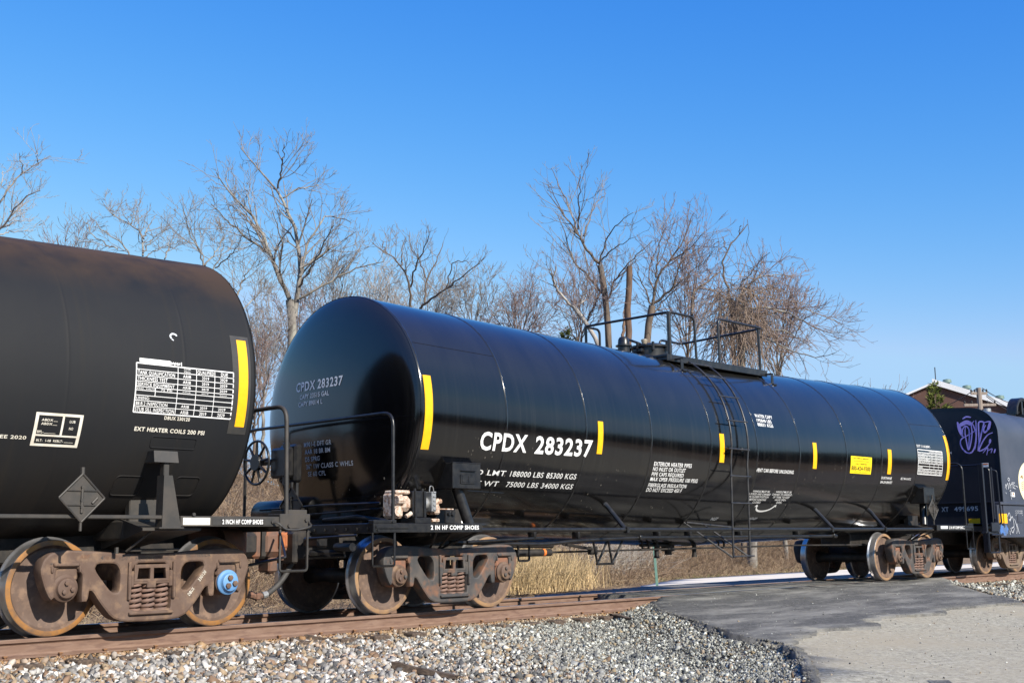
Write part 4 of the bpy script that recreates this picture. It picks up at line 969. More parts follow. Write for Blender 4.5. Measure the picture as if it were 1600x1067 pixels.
# placards
def placard(name, parent, c, size, axis, mat):
    b = MB(); h = size/2
    def pt(a, z, d): return (c[0]+a, c[1]+d, c[2]+z) if axis == 'Y' else (c[0]+d, c[1]+a, c[2]+z)
    e = [(0, h), (h, 0), (0, -h), (-h, 0)]
    for k, (d0, d1, sc) in enumerate(((0, .012, 1), (-.012, .0, 1.0))):
        if k == 0:
            vs = [pt(a*sc, z*sc, d0) for a, z in e]+[pt(a*sc, z*sc, d1) for a, z in e]; b.add(vs, [(0, 1, 2, 3), (7, 6, 5, 4)]+[(i, (i+1) % 4, 4+(i+1) % 4, 4+i) for i in range(4)])
        else:
            for i in range(4): b.tube([pt(e[i][0], e[i][1], -.004), pt(e[(i+1) % 4][0], e[(i+1) % 4][1], -.004)], .010, 6)
    for z in (.3, -.3):
        L = h*.66; b.tube([pt(-L*.98, h*z, -.006), pt(L*.98, h*z, -.006)], .007, 6)
    b.tube([pt(0, h*.5, -.006), pt(0, -h*.62, -.006)], .014, 6)
    for z in (.45, -.1, -.38): b.tube([pt(0, h*z, -.02), pt(0, h*z, .0)], .016, 8)
    b.tube([pt(.10*size/.44, -h*.22, -.008), pt(.15*size/.44, h*.02, -.008)], .012, 6)
    b.tube([pt(0, h, .004), pt(0, h+.06, .004)], .02, 6); b.tube([pt(0, -h, .004), pt(0, -h-.08, .004)], .014, 6)
    return b.build(name, mat, parent, angle=40)
placard('placard_holder', car, (13.37, -1.56, 1.365), .43, 'Y', 'grey_paint')
placard('placard_holder', car, (-.72, .10, 1.30), .46, 'X', 'black_paint')
# hand brake wheel with its gear case
b = MB(); cx, cy, cz, Rw = -.72, .86, 1.87, .275
b.tube([(cx, cy+Rw*cos(t), cz+Rw*sin(t)) for t in np.linspace(0, 2*pi, 41)], .016, 8, False)
b.lathe([(-.03, .0), (-.03, .10), (.02, .11), (.03, .0)], (cx, cy, cz), 'X', 20)
for k in range(9): t = 2*pi*k/9+.2; b.tube([(cx, cy+.07*cos(t), cz+.07*sin(t)), (cx, cy+Rw*cos(t), cz+Rw*sin(t))], [.022, .014], 6)
b.build('brake_wheel', 'black_paint', car, angle=60)
b = MB(); b.box(-.66, -.56, .26, .66, 1.66, 2.04, .05); b.box(-.57, -.45, .24, .60, 1.60, 2.08, .03); b.box(-.64, -.60, .30, .42, 1.56, 2.10, .015); b.tube([(-.70, .86, 1.87), (-.6, .60, 1.87)], .04, 8); b.tube([(-.5, .3, 1.6), (-.5, .3, 1.07)], .03, 6); b.tube([(-.62, .40, 1.58), (-.55, .36, 1.10)], .014, 6)
b.build('brake_gear_case', 'black_paint', car)
b = MB(); prof = [(-.62, 0), (-.62, .05), (-.58, .13), (-.50, .165), (.50, .165), (.58, .13), (.62, .05), (.62, 0)]
prof = [(a*.72, r) for a, r in prof]; b.lathe(prof, (-.30, .98, 1.24), 'Y', 28); b.build('air_reservoir', 'black_paint', car)
b = MB(); b.tube(arc_path([(-.55, 1.0, 1.28), (-.55, -.3, 1.30), (-.40, -1.2, 1.30)], .1), .016, 6); b.tube(arc_path([(-.55, 1.0, 1.18), (-.55, -.3, 1.20), (-.40, -1.25, 1.24)], .1), .012, 6); b.tube([(-.45, -.2, 1.12), (-.42, -.8, 1.15), (-.38, -1.3, 1.09)], .03, 8); b.build('air_pipe', 'black_paint', car, angle=60)
# brake control valve
b = MB(); b.box(-.36, -.20, -1.40, -1.18, 1.12, 1.42, .03); b.box(-.26, -.10, -1.44, -1.16, 1.20, 1.38, .05); b.tube([(-.34, -1.42, 1.33), (-.24, -1.42, 1.33)], .05, 10); b.tube([(-.30, -1.42, 1.20), (-.30, -1.34, 1.20)], .06, 10); b.box(-.34, -.12, -1.42, -1.2, 1.40, 1.445, .015); b.tube([(-.2, -1.43, 1.14), (-.12, -1.43, 1.18)], .025, 8)
b.build('brake_valve', 'valve_rust_white', car)
b = MB(); b.box(-.10, .12, -1.44, -1.12, 1.13, 1.44, .012); b.box(-.08, -.05, -1.46, -1.43, 1.13, 1.44, .004); b.box(.06, .09, -1.46, -1.43, 1.13, 1.44, .004); b.box(-.09, .16, -1.47, -1.2, 1.06, 1.13, .008); b.tube([(-.04, -1.4, 1.44), (-.04, -1.4, 1.47)], .02, 6); b.tube([(.08, -1.4, 1.44), (.08, -1.4, 1.47)], .02, 6); b.build('pipe_bracket', 'black_paint', car)
b = MB(); b.lathe([(.0, 0), (.0, .085), (.05, .085), (.05, .07), (.09, .07), (.09, 0)], (.13, -1.3, 1.3), 'X', 20); b.box(.22, .29, -1.42, -1.2, 1.20, 1.44, .01)
for z in (1.22, 1.27, 1.32, 1.37, 1.42): b.box(.235, .275, -1.432, -1.41, z, z+.02, .003)
b.tube(arc_path([(.23, -1.36, 1.44), (.24, -1.36, 1.51), (.29, -1.36, 1.50), (.30, -1.36, 1.44)], .03), .006, 5)
b.build('retainer_valve', 'alu', car)
b = MB(); b.box(.29, .38, -1.40, -1.22, 1.17, 1.28, .02); b.tube([(.3, -1.35, 1.31), (.42, -1.35, 1.33)], .03, 8); b.tube([(.36, -1.35, 1.20), (.36, -1.35, 1.36)], .025, 8); b.tube([(.24, -1.38, 1.10), (.36, -1.38, 1.10)], .02, 6); b.tube([(.38, -1.36, 1.235), (.62, -1.36, 1.235)], .008, 5); b.build('valve_fitting', 'valve_rust_white', car)
# couplers and hoses
def coupler(parent, x, sg, mat, name='coupler'):
    X = lambda d: x+sg*d
    b = MB(); b.box(X(0), X(.55), -.10, .10, .74, .93, .03)
    b.box(X(.42), X(.72), -.22, .20, .70, 1.0, .06); b.box(X(.62), X(.84), -.27, -.08, .72, .98, .06); b.box(X(.55), X(.85), .05, .22, .74, .96, .05)
    b.box(X(.30), X(.44), -.20, .20, .68, 1.02, .03)
    b.tube([(X(.70), -.18, .66), (X(.70), -.18, 1.03)], .035, 10); b.box(X(.55), X(.68), -.15, .08, .52, .72, .02); b.tube([(X(.62), -.06, .50), (X(.62), -.06, .62)], .05, 8)
    return b.build(name, mat, parent)
coupler(car, -.95, -1, 'black_dull'); coupler(car, 15.45, 1, 'black_dull')
b = MB(); b.tube(arc_path([(-.80, -.30, .78), (-.87, -.26, .71), (-.96, -.25, .62), (-1.02, -.25, .50), (-1.14, -.25, .37), (-1.28, -.25, .28), (-1.36, -.25, .265)], .08), .033, 10); h = b.build('air_hose', 'hose_rubber', car, angle=70)
b = MB(); b.tube([(-.875, -.257, .70), (-.93, -.253, .65)], .040, 10); b.tube([(-1.29, -.25, .278), (-1.35, -.25, .265)], .040, 10); b.build('hose_clamp', 'alu', h)
b = MB(); b.tube([(-1.34, -.25, .265), (-1.44, -.25, .255), (-1.50, -.25, .27)], [.03, .045, .03], 8); b.box(-1.46, -1.40, -.30, -.20, .22, .29, .01); b.build('hose_coupling', 'coupler_rust', h)
b = MB(); b.tube(arc_path([(-.85, -.35, .86), (-1.0, -.6, .90), (-.86, -1.35, .93)], .06), .014, 6); b.tube([(-.80, -.9, .80), (-.80, -1.2, .80)], .05, 8); b.box(-.95, -.80, -.75, -.45, .80, .92, .02); b.tube([(-.95, -.6, .74), (-.72, -.95, .74)], .035, 8); b.tube([(-.95, -.5, .70), (-.75, -1.0, .70)], .022, 8); b.build('uncoupling_rod', 'black_paint', car)
make_bogie(car, .889, 'cast_grey', 'wheel_rim_tan', ('cast_brown', 'cast_brown'))
make_bogie(car, 13.631, 'cast_grey', 'wheel_rim_tan', ('cast_brown', 'cast_brown'))
def settle(root):
    """children were modelled in world coordinates: take the thing's own position out of them"""
    for ch in root.children: ch.location = Vector(ch.location)-Vector(root.location)
settle(car)

# ================================================================== the left tank car
XL0 = -3.236
zc_l = lambda X: 2.46-.03*(-3.2-X)
car = thing('tank_car', 'matt dark grey tank car with rusty brown crown and one blue bearing cap', 'tank car', (XL0, 0, 0), 'freight cars standing in one train')
T = Tank(zc_l, .3)
tank = T.build((-9.6, -2.40), [-8.5, -6.0, -4.41, -3.20, -2.40], None, (.20, .07), 'weathered_grey_paint', car)
s3 = T.surf(.003); s4 = T.surf(.005)
rows = [2.585, 2.527, 2.468, 2.411, 2.359, 2.324, 2.275, 2.226, 2.172, 2.112]
ent = []
nm = ['', 'TANK QUALIFICATION', 'THICKNESS TEST', 'SERVICE EQUIPMENT', 'PRD. VALVE', '', 'LINING:', '88.B.2 INSPECTION', 'STUB SILL INSPECTION']
wd = [0, .40, .32, .40, .20, 0, .14, .34, .42]
for i, t in enumerate(nm):
    lo, hi = rows[i+1]+.010, rows[i]-.011
    if t: ent.append((t, -3.715, -3.715+wd[i], lo, hi))
    if i in (1, 2, 3, 4, 7, 8):
        ent += [('ARIB', -3.225, -3.135, lo+.003, hi-.002), ('2019', -3.01, -2.93, lo+.003, hi-.002), ('2029', -2.80, -2.715, lo+.003, hi-.002)]
ent += [('STATION', -3.215, -3.14, 2.563, 2.58), ('STENCIL', -3.215, -3.14, 2.535, 2.552), ('QUALIFIED', -3.062, -2.872, 2.537, 2.573), ('DUE', -2.79, -2.71, 2.537, 2.573), ('75 PSI', -3.46, -3.34, 2.332, 2.352)]
insp_grid(tank, s3, -3.73, -2.642, 2.112, 2.587, [-3.281, -3.073, -2.862], rows[1:-1], .012, 'white_stencil', ent, (-3.524, -3.517, 2.275, 2.359), .0065)
g = Lettering(s3); g.text('DBUX 230120', -3.388, -3.105, 2.06, 2.095, .02); g.text('EXT HEATER COILS 200 PSI', -3.685, -2.912, 1.936, 1.977, .03); g.text('E EE 2020', -5.02, -4.722, 1.800, 1.832, .02); g.build('cream_stencil', tank)
g = Lettering(s3); g.rect(-3.698, -3.364, 2.598, 2.638)
for i in range(9): g.rect(-3.36+i*.012, -3.352+i*.012, 2.60+.004*(i % 3), 2.63-.006*(i % 2))
g.rect(-3.246, -3.238, 2.598, 2.636); g.build('white_stencil', tank, 'paint_patch')
g = Lettering(s3, .05)
X0, X1, Z0, Z1 = -4.673, -4.22, 1.75, 2.047
for a in ((X0, X1, Z0, Z0+.022), (X0, X1, Z1-.024, Z1), (X0, X0+.03, Z0, Z1), (X1-.03, X1, Z0, Z1), (X0, X1, 1.838, 1.853), (-4.418, -4.398, 1.845, Z1)): g.rect(*a)
g.text('ABDX', -4.612, -4.505, 1.972, 1.994, .02).text('ABDX', -4.612, -4.505, 1.938, 1.96, .02).text('BPL-', -4.635, -4.575, 1.864, 1.888, .02).text('LUB', -4.345, -4.29, 1.968, 1.992, .02).text('NO', -4.34, -4.30, 1.905, 1.93, .02).text('BLT-  1-08  REBLT-', -4.625, -4.37, 1.79, 1.812, .02)
for a in ((-4.50, -4.46, 1.972), (-4.50, -4.46, 1.938), (-4.57, -4.46, 1.864), (-4.36, -4.27, 1.79)): g.rect(a[0], a[1], a[2], a[2]+.003)
g.build('cream_stencil', tank, 'lubrication_panel')
strip(tank, -2.577, -2.465, 2.04, 2.947, s4)
g = Lettering(s3, .06); g.rect(-2.65, -2.43, 1.965, 2.99); g.build('ghost_paint', tank, 'old_tape_shadow')
g = Lettering(s3); g.stroke([(-3.335, 2.875), (-3.345, 2.90), (-3.32, 2.925), (-3.285, 2.92), (-3.275, 2.905)], .018); g.stroke([(-3.335, 2.87), (-3.315, 2.855)], .014); g.build('dim_stencil', tank, 'chalk_mark')
# old jacket patches with welded rims
for x0, x1, z0, z1 in ((-3.72, -3.42, 1.335, 1.515), (-3.06, -2.79, 1.345, 1.525), (-3.48, -2.98, 1.79, 1.895)):
    b = MB(); f = T.surf(.002)
    c = arc_path([f(x0, (z0+z1)/2), f(x0, z1), f((x0+x1)/2, z1), f(x1, z1), f(x1, (z0+z1)/2), f(x1, z0), f((x0+x1)/2, z0), f(x0, z0), f(x0, (z0+z1)/2)], .05)
    b.tube(c, .0055, 6, False); b.build('jacket_patch', 'weathered_grey_paint', tank)
# sills, stake and bracket
b = MB(); b.box(-9.5, -3.38, -1.52, -1.47, 1.092, 1.13, .008); b.build('side_rail', 'grey_paint', car)
b = MB(); b.add([(-3.392, -1.53, 1.515), (-3.30, -1.53, 1.515), (-3.19, -1.53, 1.009), (-3.397, -1.53, 1.009), (-3.392, -1.40, 1.515), (-3.30, -1.40, 1.515), (-3.19, -1.40, 1.009), (-3.397, -1.40, 1.009)], [(0, 1, 2, 3), (7, 6, 5, 4), (0, 4, 5, 1), (1, 5, 6, 2), (2, 6, 7, 3), (3, 7, 4, 0)])
b.box(-3.38, -3.32, -1.50, -1.42, 1.50, 1.645, .006); b.box(-3.43, -3.16, -1.54, -1.40, 1.0, 1.016, .004); b.build('side_stake', 'grey_paint', car)
b = MB(); b.add([(-3.502, -1.53, 1.64), (-3.238, -1.53, 1.64), (-3.238, -1.50, 1.752), (-3.495, -1.50, 1.752), (-3.47, -1.15, 1.64), (-3.27, -1.15, 1.64), (-3.27, -1.15, 1.752), (-3.47, -1.15, 1.752)], [(0, 1, 2, 3), (7, 6, 5, 4), (0, 4, 5, 1), (1, 5, 6, 2), (2, 6, 7, 3), (3, 7, 4, 0)]); b.build('saddle_bracket', 'grey_paint', car)
b = MB(); b.box(-3.19, -1.64, -1.515, -1.49, 1.022, 1.125, .005); b.box(-3.19, -1.64, -1.49, -1.40, 1.113, 1.123, .003); b.box(-2.03, -1.64, -1.53, -1.30, 1.0, 1.155, .006); b.box(-1.95, -1.66, -1.50, -1.25, 1.15, 1.20, .006)
bolt_row(b, [(-2.12, -1.515, 1.07), (-1.70, -1.53, 1.09), (-1.92, -1.53, 1.03), (-3.05, -1.515, 1.14)], .018, .02)
sill = b.build('side_sill', 'grey_paint', car)
b = MB(); b.box(-3.165, -2.86, -1.523, -1.514, 1.036, 1.108, .003); b.tube([(-3.145, -1.523, 1.07), (-3.145, -1.53, 1.07)], .01, 6); b.tube([(-2.885, -1.523, 1.07), (-2.885, -1.53, 1.07)], .01, 6); b.build('white_plate', 'cream_stencil', sill)
b = MB(); b.box(-2.83, -2.12, -1.519, -1.514, 1.035, 1.105, .002); b.build('stencil_panel', 'ghost_paint', sill)
b = MB(); b.box(-2.735, -2.215, -1.522, -1.5185, 1.04, 1.10, .001); p2 = b.build('text_panel', 'black_dull', sill)
g = Lettering(lambda u, v: (u, -1.5235, v), 0); g.text('2 INCH HF COMP SHOES', -2.72, -2.235, 1.046, 1.094, .03).build('white_stencil', sill)
b = MB(); b.box(-1.74, -1.65, -1.5, 1.5, .98, 1.12, .006); b.box(-2.6, -1.74, -1.4, 1.5, 1.105, 1.122, .004); b.box(-3.2, -1.7, 1.48, 1.51, 1.02, 1.125, .004); b.build('end_platform', 'grey_paint', car)
pipe('handrail', [(-1.93, -1.5, 1.14), (-1.95, -1.5, 2.30), (-1.95, 1.5, 2.30), (-1.95, 1.5, 1.14)], .024, 'grey_paint', car, .17)
pipe('sill_step', [(-2.005, -1.5, 1.0), (-2.005, -1.5, .560), (-1.655, -1.5, .560), (-1.655, -1.5, 1.0)], .0145, 'grey_paint', car, .04, 6)
pipe('grab_iron', [(-2.13, -1.50, 1.07), (-2.08, -1.58, 1.06), (-2.02, -1.60, .99), (-1.86, -1.60, .985), (-1.72, -1.60, 1.01), (-1.66, -1.58, 1.03), (-1.66, -1.5, 1.09)], .013, 'grey_paint', car, .05, 6)
b = MB(); b.tube([(-2.62, .35, 1.1), (-2.62, .35, 1.9)], .02, 6); b.tube([(-2.1, 1.45, 1.12), (-2.1, 1.45, 1.62)], .03, 6); b.build('end_post', 'black_paint', car)
b = MB(); b.box(-5.5, -2.4, -.33, .33, .68, 1.06, .02); b.build('stub_sill', 'black_dull', car)
b = MB(); b.box(-2.42, -1.85, -.30, .28, .74, 1.03, .05); b.tube([(-2.0, -.33, .88), (-1.75, -.33, .88)], .14, 14); b.box(-1.9, -1.62, -.36, .34, .70, 1.05, .05); b.box(-1.80, -1.68, -.30, .1, .50, .72, .03); b.tube([(-1.74, -.2, .47), (-1.74, -.2, .6)], .06, 10); b.build('striker_casting', 'coupler_rust', car)
b = MB(); xc = XL0
for s in (-1, 1): b.add([(xc-.32, s*1.45, .985), (xc+.32, s*1.45, .985), (xc+.16, s*.3, .80), (xc-.16, s*.3, .80), (xc-.32, s*1.45, 1.01), (xc+.32, s*1.45, 1.01), (xc+.16, s*.3, 1.2), (xc-.16, s*.3, 1.2)], [(0, 1, 2, 3), (4, 5, 6, 7), (0, 1, 5, 4), (1, 2, 6, 5), (2, 3, 7, 6), (3, 0, 4, 7)])
for y0 in (-.95, .95): b.box(xc-.22, xc+.22, y0-.05, y0+.05, .95, 1.45, .01)
b.box(xc-.25, xc+.25, -.95, .95, .9, 1.1, .02)
b.tube([(xc-.3, -1.15, .80), (xc+.25, -1.15, .80)], .014, 6); b.tube([(xc-.32, -1.15, .79), (xc-.18, -1.4, .99)], .012, 6); b.tube([(xc-.42, -1.15, .83), (xc-.42, -1.15, .77)], .02, 6)
b.build('body_bolster', 'grey_paint', car)
placard('placard_holder', car, (-4.237, -1.555, 1.28), .44, 'Y', 'grey_paint')
coupler(car, -1.75, 1, 'coupler_rust')
b = MB(); b.box(-1.62, -1.30, -.16, .12, .80, .96, .03); b.box(-1.30, -1.0, -.2, .16, .74, 1.0, .06); b.build('coupler_head', 'coupler_rust', car)
b = MB(); b.tube([(-1.05, -.27, .82), (-1.05, -.27, .93)], .02, 6); b.box(-1.13, -.98, -.28, -.18, .78, .98, .03); b.box(-1.02, -.93, -.30, -.12, .76, .90, .03); b.build('knuckle', 'knuckle_orange', car)
b = MB(); b.tube(arc_path([(-2.0, -.35, .55), (-1.5, -.9, .70), (-1.2, -.35, .98)], .03), .016, 6); b.tube([(-2.02, -.5, .5), (-1.9, -.45, .58)], .02, 6); b.build('uncoupling_rod', 'black_paint', car)
b = MB(); b.tube(arc_path([(-2.05, -.30, .62), (-1.95, -.27, .45), (-1.80, -.25, .33), (-1.66, -.25, .29), (-1.58, -.25, .285)], .08), .033, 10); h = b.build('air_hose', 'hose_rubber', car, angle=70)
b = MB(); b.tube([(-1.66, -.25, .285), (-1.58, -.25, .28)], .041, 10); b.build('hose_clamp', 'alu', h)
MB().tube([(-1.58, -.25, .28), (-1.50, -.25, .28), (-1.46, -.25, .27)], [.03, .045, .03], 8).build('hose_coupling', 'coupler_rust', h)
bog = make_bogie(car, XL0, 'cast_brown', 'wheel_rim_rust', ('cast_brown', 'cap_blue'), 'cast_brown')
# raised foundry letters and stencilled marks on the near side frame
sf = [o for o in bog.children if o.name.startswith('side_frame')][0]
g = Lettering(lambda u, v: (XL0+u, -1.089, v), 0)
for s, u0, u1, v in (('70', -1.05, -.99, .655), ('ABF', -.76, -.66, .728), ('470A', -.55, -.42, .715), ('12-07', -.35, -.24, .708), ('MOTION CONTROL', -.18, .22, .703), ('FSA-11EX-UA', .38, .66, .725)): g.text(s, u0, u1, v, v+.036, .0)
bb = g.b; rr_ = MB()
o = g.build('cast_grey', sf, 'cast_letters')
g = Lettering(lambda u, v: (XL0+u, -1.091, v), 0)
def diag(g, s, p, ang, L, h):
    V, F = text2d(s, .01); ca, sa = cos(ang), sin(ang)
    g._put([(p[0]+a*L*ca-b_*h*sa, p[1]+a*L*sa+b_*h*ca) for a, b_ in V], F)
diag(g, '230120', (.545, .475), radians(52), .12, .035); diag(g, 'DBUX', (.43, .335), radians(50), .09, .035)
g.build('cream_stencil', sf, 'stencil_marks')
settle(car)

# ================================================================== the hopper car
car = thing('hopper_car', 'dark hopper car with purple scrawl on its end and cream oval on its side', 'hopper car', (18.34, 0, 0), 'freight cars standing in one train')
sec = [(-1.58, 1.555)]+[(-1.58, z) for z in (2.0, 2.5, 2.95)]
sec += [(-1.58+.62*(1-cos(radians(a))), 3.02+.62*sin(radians(a))) for a in range(6, 84, 7)]
sec += [(-.93, 3.645), (-.5, 3.675), (0, 3.69)]
sec = sec+[(-y, z) for y, z in sec[-2::-1]]
XE, XF = 16.75, 30.0
b = MB(); n = len(sec); Xs = [XE, XE+.03, XE+.03]+list(np.arange(17.5, 30.1, .8)); V = []
for i, X in enumerate(Xs):
    sc = 1.012 if i < 2 else 1.0
    V += [(X, y*sc, 1.555+(z-1.555)*sc) for y, z in sec]
F = [(i*n+k, i*n+k+1, (i+1)*n+k+1, (i+1)*n+k) for i in range(len(Xs)-1) for k in range(n-1)]
b.add(V, F); body = b.build('body', 'hopper_paint', car, angle=30)
b = MB(); b.add([(XE+.012, y, z) for y, z in sec]+[(XE+.012, 1.58, 1.10), (XE+.012, -1.58, 1.10)], [tuple(range(n+2))]); b.box(16.72, XE+.01, -1.58, 1.58, 1.555, 1.585, .004); b.box(16.70, XE+.01, -1.58, 1.58, 1.06, 1.11, .006)
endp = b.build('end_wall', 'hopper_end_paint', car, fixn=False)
es = lambda u, v: (XE-.004 if True else 0, -u, v)
es = lambda u, v: (XE+.004, -u, v)
g = Lettering(es, 0, (-1, 0, 0))
W = lambda a, c=.035: (lambda t: c*(1-abs(2*t-1)**3*.6)+a)
for st, wdt in (([(-0.713, 3.369), (-0.738, 3.221), (-0.768, 3.122), (-0.815, 3.023)], .06), ([(-0.74, 3.245), (-0.821, 3.324), (-0.935, 3.375), (-1.04, 3.307), (-1.092, 3.195), (-1.117, 3.049), (-1.092, 2.883), (-1.045, 2.743), (-0.978, 2.664), (-0.88, 2.67), (-0.789, 2.759), (-0.749, 2.882), (-0.781, 2.977), (-0.909, 3.04), (-1.037, 3.103), (-1.113, 3.145)], .032),
                ([(-0.74, 3.27), (-0.83, 3.31), (-0.93, 3.34), (-1.03, 3.27)], .09), ([(-0.73, 3.3), (-0.76, 3.2), (-0.79, 3.08)], .08),
                ([(-0.827, 3.082), (-0.828, 3.19), (-0.902, 3.257), (-0.969, 3.18), (-0.966, 2.988), (-0.943, 2.846), (-0.922, 2.727)], .03), ([(-0.902, 3.257), (-0.878, 3.114), (-0.898, 2.896), (-0.929, 2.727), (-0.995, 2.89), (-1.037, 3.103), (-1.038, 3.271), (-1.106, 3.362)], .03),
                ([(-1.143, 3.371), (-1.139, 3.167), (-1.115, 2.93), (-1.074, 2.717)], .03), ([(-1.137, 2.69), (-1.18, 2.925), (-1.192, 3.163), (-1.211, 3.317), (-1.318, 3.297), (-1.253, 3.087), (-1.187, 2.853), (-1.137, 2.69)], .035),
                ([(-1.306, 3.298), (-1.463, 3.309), (-1.416, 3.17), (-1.325, 3.082), (-1.307, 3.155), (-1.362, 3.246)], .035), ([(-1.46, 3.3), (-1.43, 3.2), (-1.40, 3.14)], .06),
                ([(-1.504, 3.069), (-1.393, 3.029), (-1.288, 2.918), (-1.205, 2.781), (-1.173, 2.687), (-1.297, 2.727), (-1.4, 2.815), (-1.445, 2.931)], .03), ([(-1.44, 2.93), (-1.42, 2.84)], .05),
                ([(-0.853, 3.418), (-0.942, 3.459), (-1.051, 3.438)], .035), ([(-1.254, 2.635), (-1.37, 2.746), (-1.333, 2.583)], .02), ([(-1.365, 2.676), (-1.463, 2.717), (-1.432, 2.624)], .02), ([(-1.534, 2.712), (-1.503, 2.62)], .03)):
    g.stroke([(-y, z) for y, z in st], W(0, wdt))
g.build('purple_spray', endp, 'spray_scrawl')
g = Lettering(es, 0); g.text('XT', .20, .36, 1.385, 1.49, .02).text('499695', .49, 1.03, 1.385, 1.49, .02).text('4', .49, .53, 2.66, 2.72, .02); g.build('dim_stencil', endp)
g = Lettering(es, 0); g.rect(.80, 1.055, 1.11, 1.22); g.build('yellow_tape', endp, 'reflective_strip')
g = Lettering(es, 0); g.rect(1.19, 1.34, 2.33, 2.42); g.build('white_stencil', endp, 'warning_label')
g = Lettering(lambda u, v: (XE+.0015, -u, v), 0); g.rect(1.21, 1.33, 2.38, 2.405); g.build('orange_paint', endp, 'label_stripe')
# side details
ss = lambda u, v: (u, -1.584, v)
b = MB(); N = 48; b.add([(18.42+.70*cos(2*pi*k/N), -1.586, 2.0+.50*sin(2*pi*k/N)) for k in range(N)]+[(18.42+.70*cos(2*pi*k/N), -1.57, 2.0+.50*sin(2*pi*k/N)) for k in range(N)], [tuple(range(N))]+[(k, (k+1) % N, N+(k+1) % N, N+k) for k in range(N)]); em = b.build('oval_emblem', 'cream_paint', body)
g = Lettering(lambda u, v: (u, -1.589, v), 0)
for i in range(5): g.stroke([(17.86, 1.84+.04*i), (18.02, 1.86+.045*i), (18.2, 1.9+.05*i)], .012)
g.stroke([(17.85, 2.12), (17.92, 2.16), (17.95, 2.10)], .03); g.stroke([(18.2, 1.7), (18.35, 2.0), (18.6, 2.2), (18.9, 2.1)], .04); g.build('brown_paint', em, 'emblem_lines')
g = Lettering(ss, 0)
for st in ([(16.95, 1.86), (17.0, 1.95), (17.02, 1.83)], [(17.02, 1.9), (17.1, 1.97), (17.12, 1.84)], [(17.13, 1.85), (17.2, 1.99), (17.22, 1.86)], [(17.22, 1.92), (17.33, 1.97), (17.30, 1.86)], [(17.35, 1.96), (17.45, 1.93), (17.38, 1.88), (17.5, 1.86)], [(17.3, 1.99), (17.48, 1.99)], [(17.5, 1.93), (17.63, 1.90)], [(17.15, 1.80), (17.22, 1.82), (17.18, 1.70), (17.26, 1.72)], [(17.2, 1.68), (17.22, 1.62)], [(16.92, 1.77), (16.95, 1.74)], [(17.08, 2.06), (17.13, 2.09), (17.18, 2.06), (17.13, 2.02), (17.08, 2.06)]): g.stroke(st, .014)
g.build('white_spray', body, 'white_scrawl')
g = Lettering(ss, 0); g.rect(17.28, 17.45, 1.68, 1.78); g.build('white_stencil', body, 'small_label')
g = Lettering(lambda u, v: (u, -1.588, v), 0); g.rect(17.33, 17.40, 1.73, 1.765); g.build('orange_paint', body, 'label_mark')
b = MB(); b.box(16.6, 30, -1.60, -1.40, 1.50, 1.56, .01); b.box(16.5, 30, -1.56, -1.48, .83, 1.50, .006); b.box(16.5, 30, -1.60, -1.46, .80, .84, .006); b.box(16.5, 30, 1.40, 1.6, .83, 1.56, .01)
b.box(17.55, 17.80, -1.575, -1.55, 1.12, 1.30, .006); b.box(17.6, 17.75, -1.58, -1.57, 1.15, 1.27, .004)
ssill = b.build('side_sill', 'hopper_paint', car)
sl_ = lambda u, v: (u, -1.563, v)
g = Lettering(sl_, 0); g.rect(16.53, 16.98, 1.105, 1.31); g.build('yellow_tape', ssill, 'reflective_strip')
g = Lettering(sl_, 0)
for st, wdt in (([(16.55, .9), (16.7, 1.0), (16.8, .88), (16.95, 1.02)], .12), ([(16.6, 1.05), (16.75, .93), (16.9, 1.06)], .10), ([(16.55, .95), (16.95, .92)], .09)): g.stroke(st, wdt)
g.build('blue_spray', ssill, 'blue_scrawl')
g = Lettering(lambda u, v: (u, -1.566, v), 0)
for st in ([(17.0, 1.25), (17.1, 1.33), (17.15, 1.2), (17.05, 1.18)], [(17.1, 1.15), (17.25, 1.25), (17.3, 1.05), (17.15, 1.0)], [(17.1, 1.0), (17.2, .9), (17.3, 1.0)], [(17.05, .95), (17.05, .86)], [(17.35, 1.2), (17.45, 1.0), (17.4, .88)], [(17.45, 1.1), (17.55, .88)]): g.stroke(st, .018)
for i in range(3): g.text('LT WT 62400', 17.45, 17.85, 1.36-.045*i, 1.39-.045*i, .0)
g.build('white_spray', ssill, 'white_scrawl')
b = MB(); b.box(15.85, 15.91, -1.57, -1.47, .49, 2.36, .008); b.box(15.83, 16.5, -1.56, -1.45, .88, .93, .006); b.box(16.05, 16.45, -1.60, -1.56, .93, 1.12, .006)
for p in ([(16.10, -1.50, 2.28), (16.11, -1.60, 2.25), (16.12, -1.60, 1.10), (16.12, -1.5, 1.08)], [(16.46, -1.50, 2.25), (16.5, -1.60, 2.22), (16.56, -1.60, 1.10), (16.56, -1.5, 1.08)], [(15.84, -1.60, .92), (15.84, -1.60, .49), (16.36, -1.60, .49), (16.36, -1.60, .92)], [(16.0, -1.6, .86), (16.5, -1.62, .86)]): b.tube(arc_path(p, .05), .018, 6)
b.tube(arc_path([(15.9, -1.5, 2.33), (15.9, 1.5, 2.36)], .1), .018, 6); b.tube([(16.44, -1.5, 1.2), (16.44, -1.5, 2.3)], .03, 6)
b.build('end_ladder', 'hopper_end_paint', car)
b = MB(); b.box(15.9, 16.75, -1.5, 1.5, 1.04, 1.09, .006); b.box(15.9, 15.98, -1.5, 1.5, .93, 1.09, .006); b.box(15.6, 30, -.33, .33, .66, 1.0, .02)
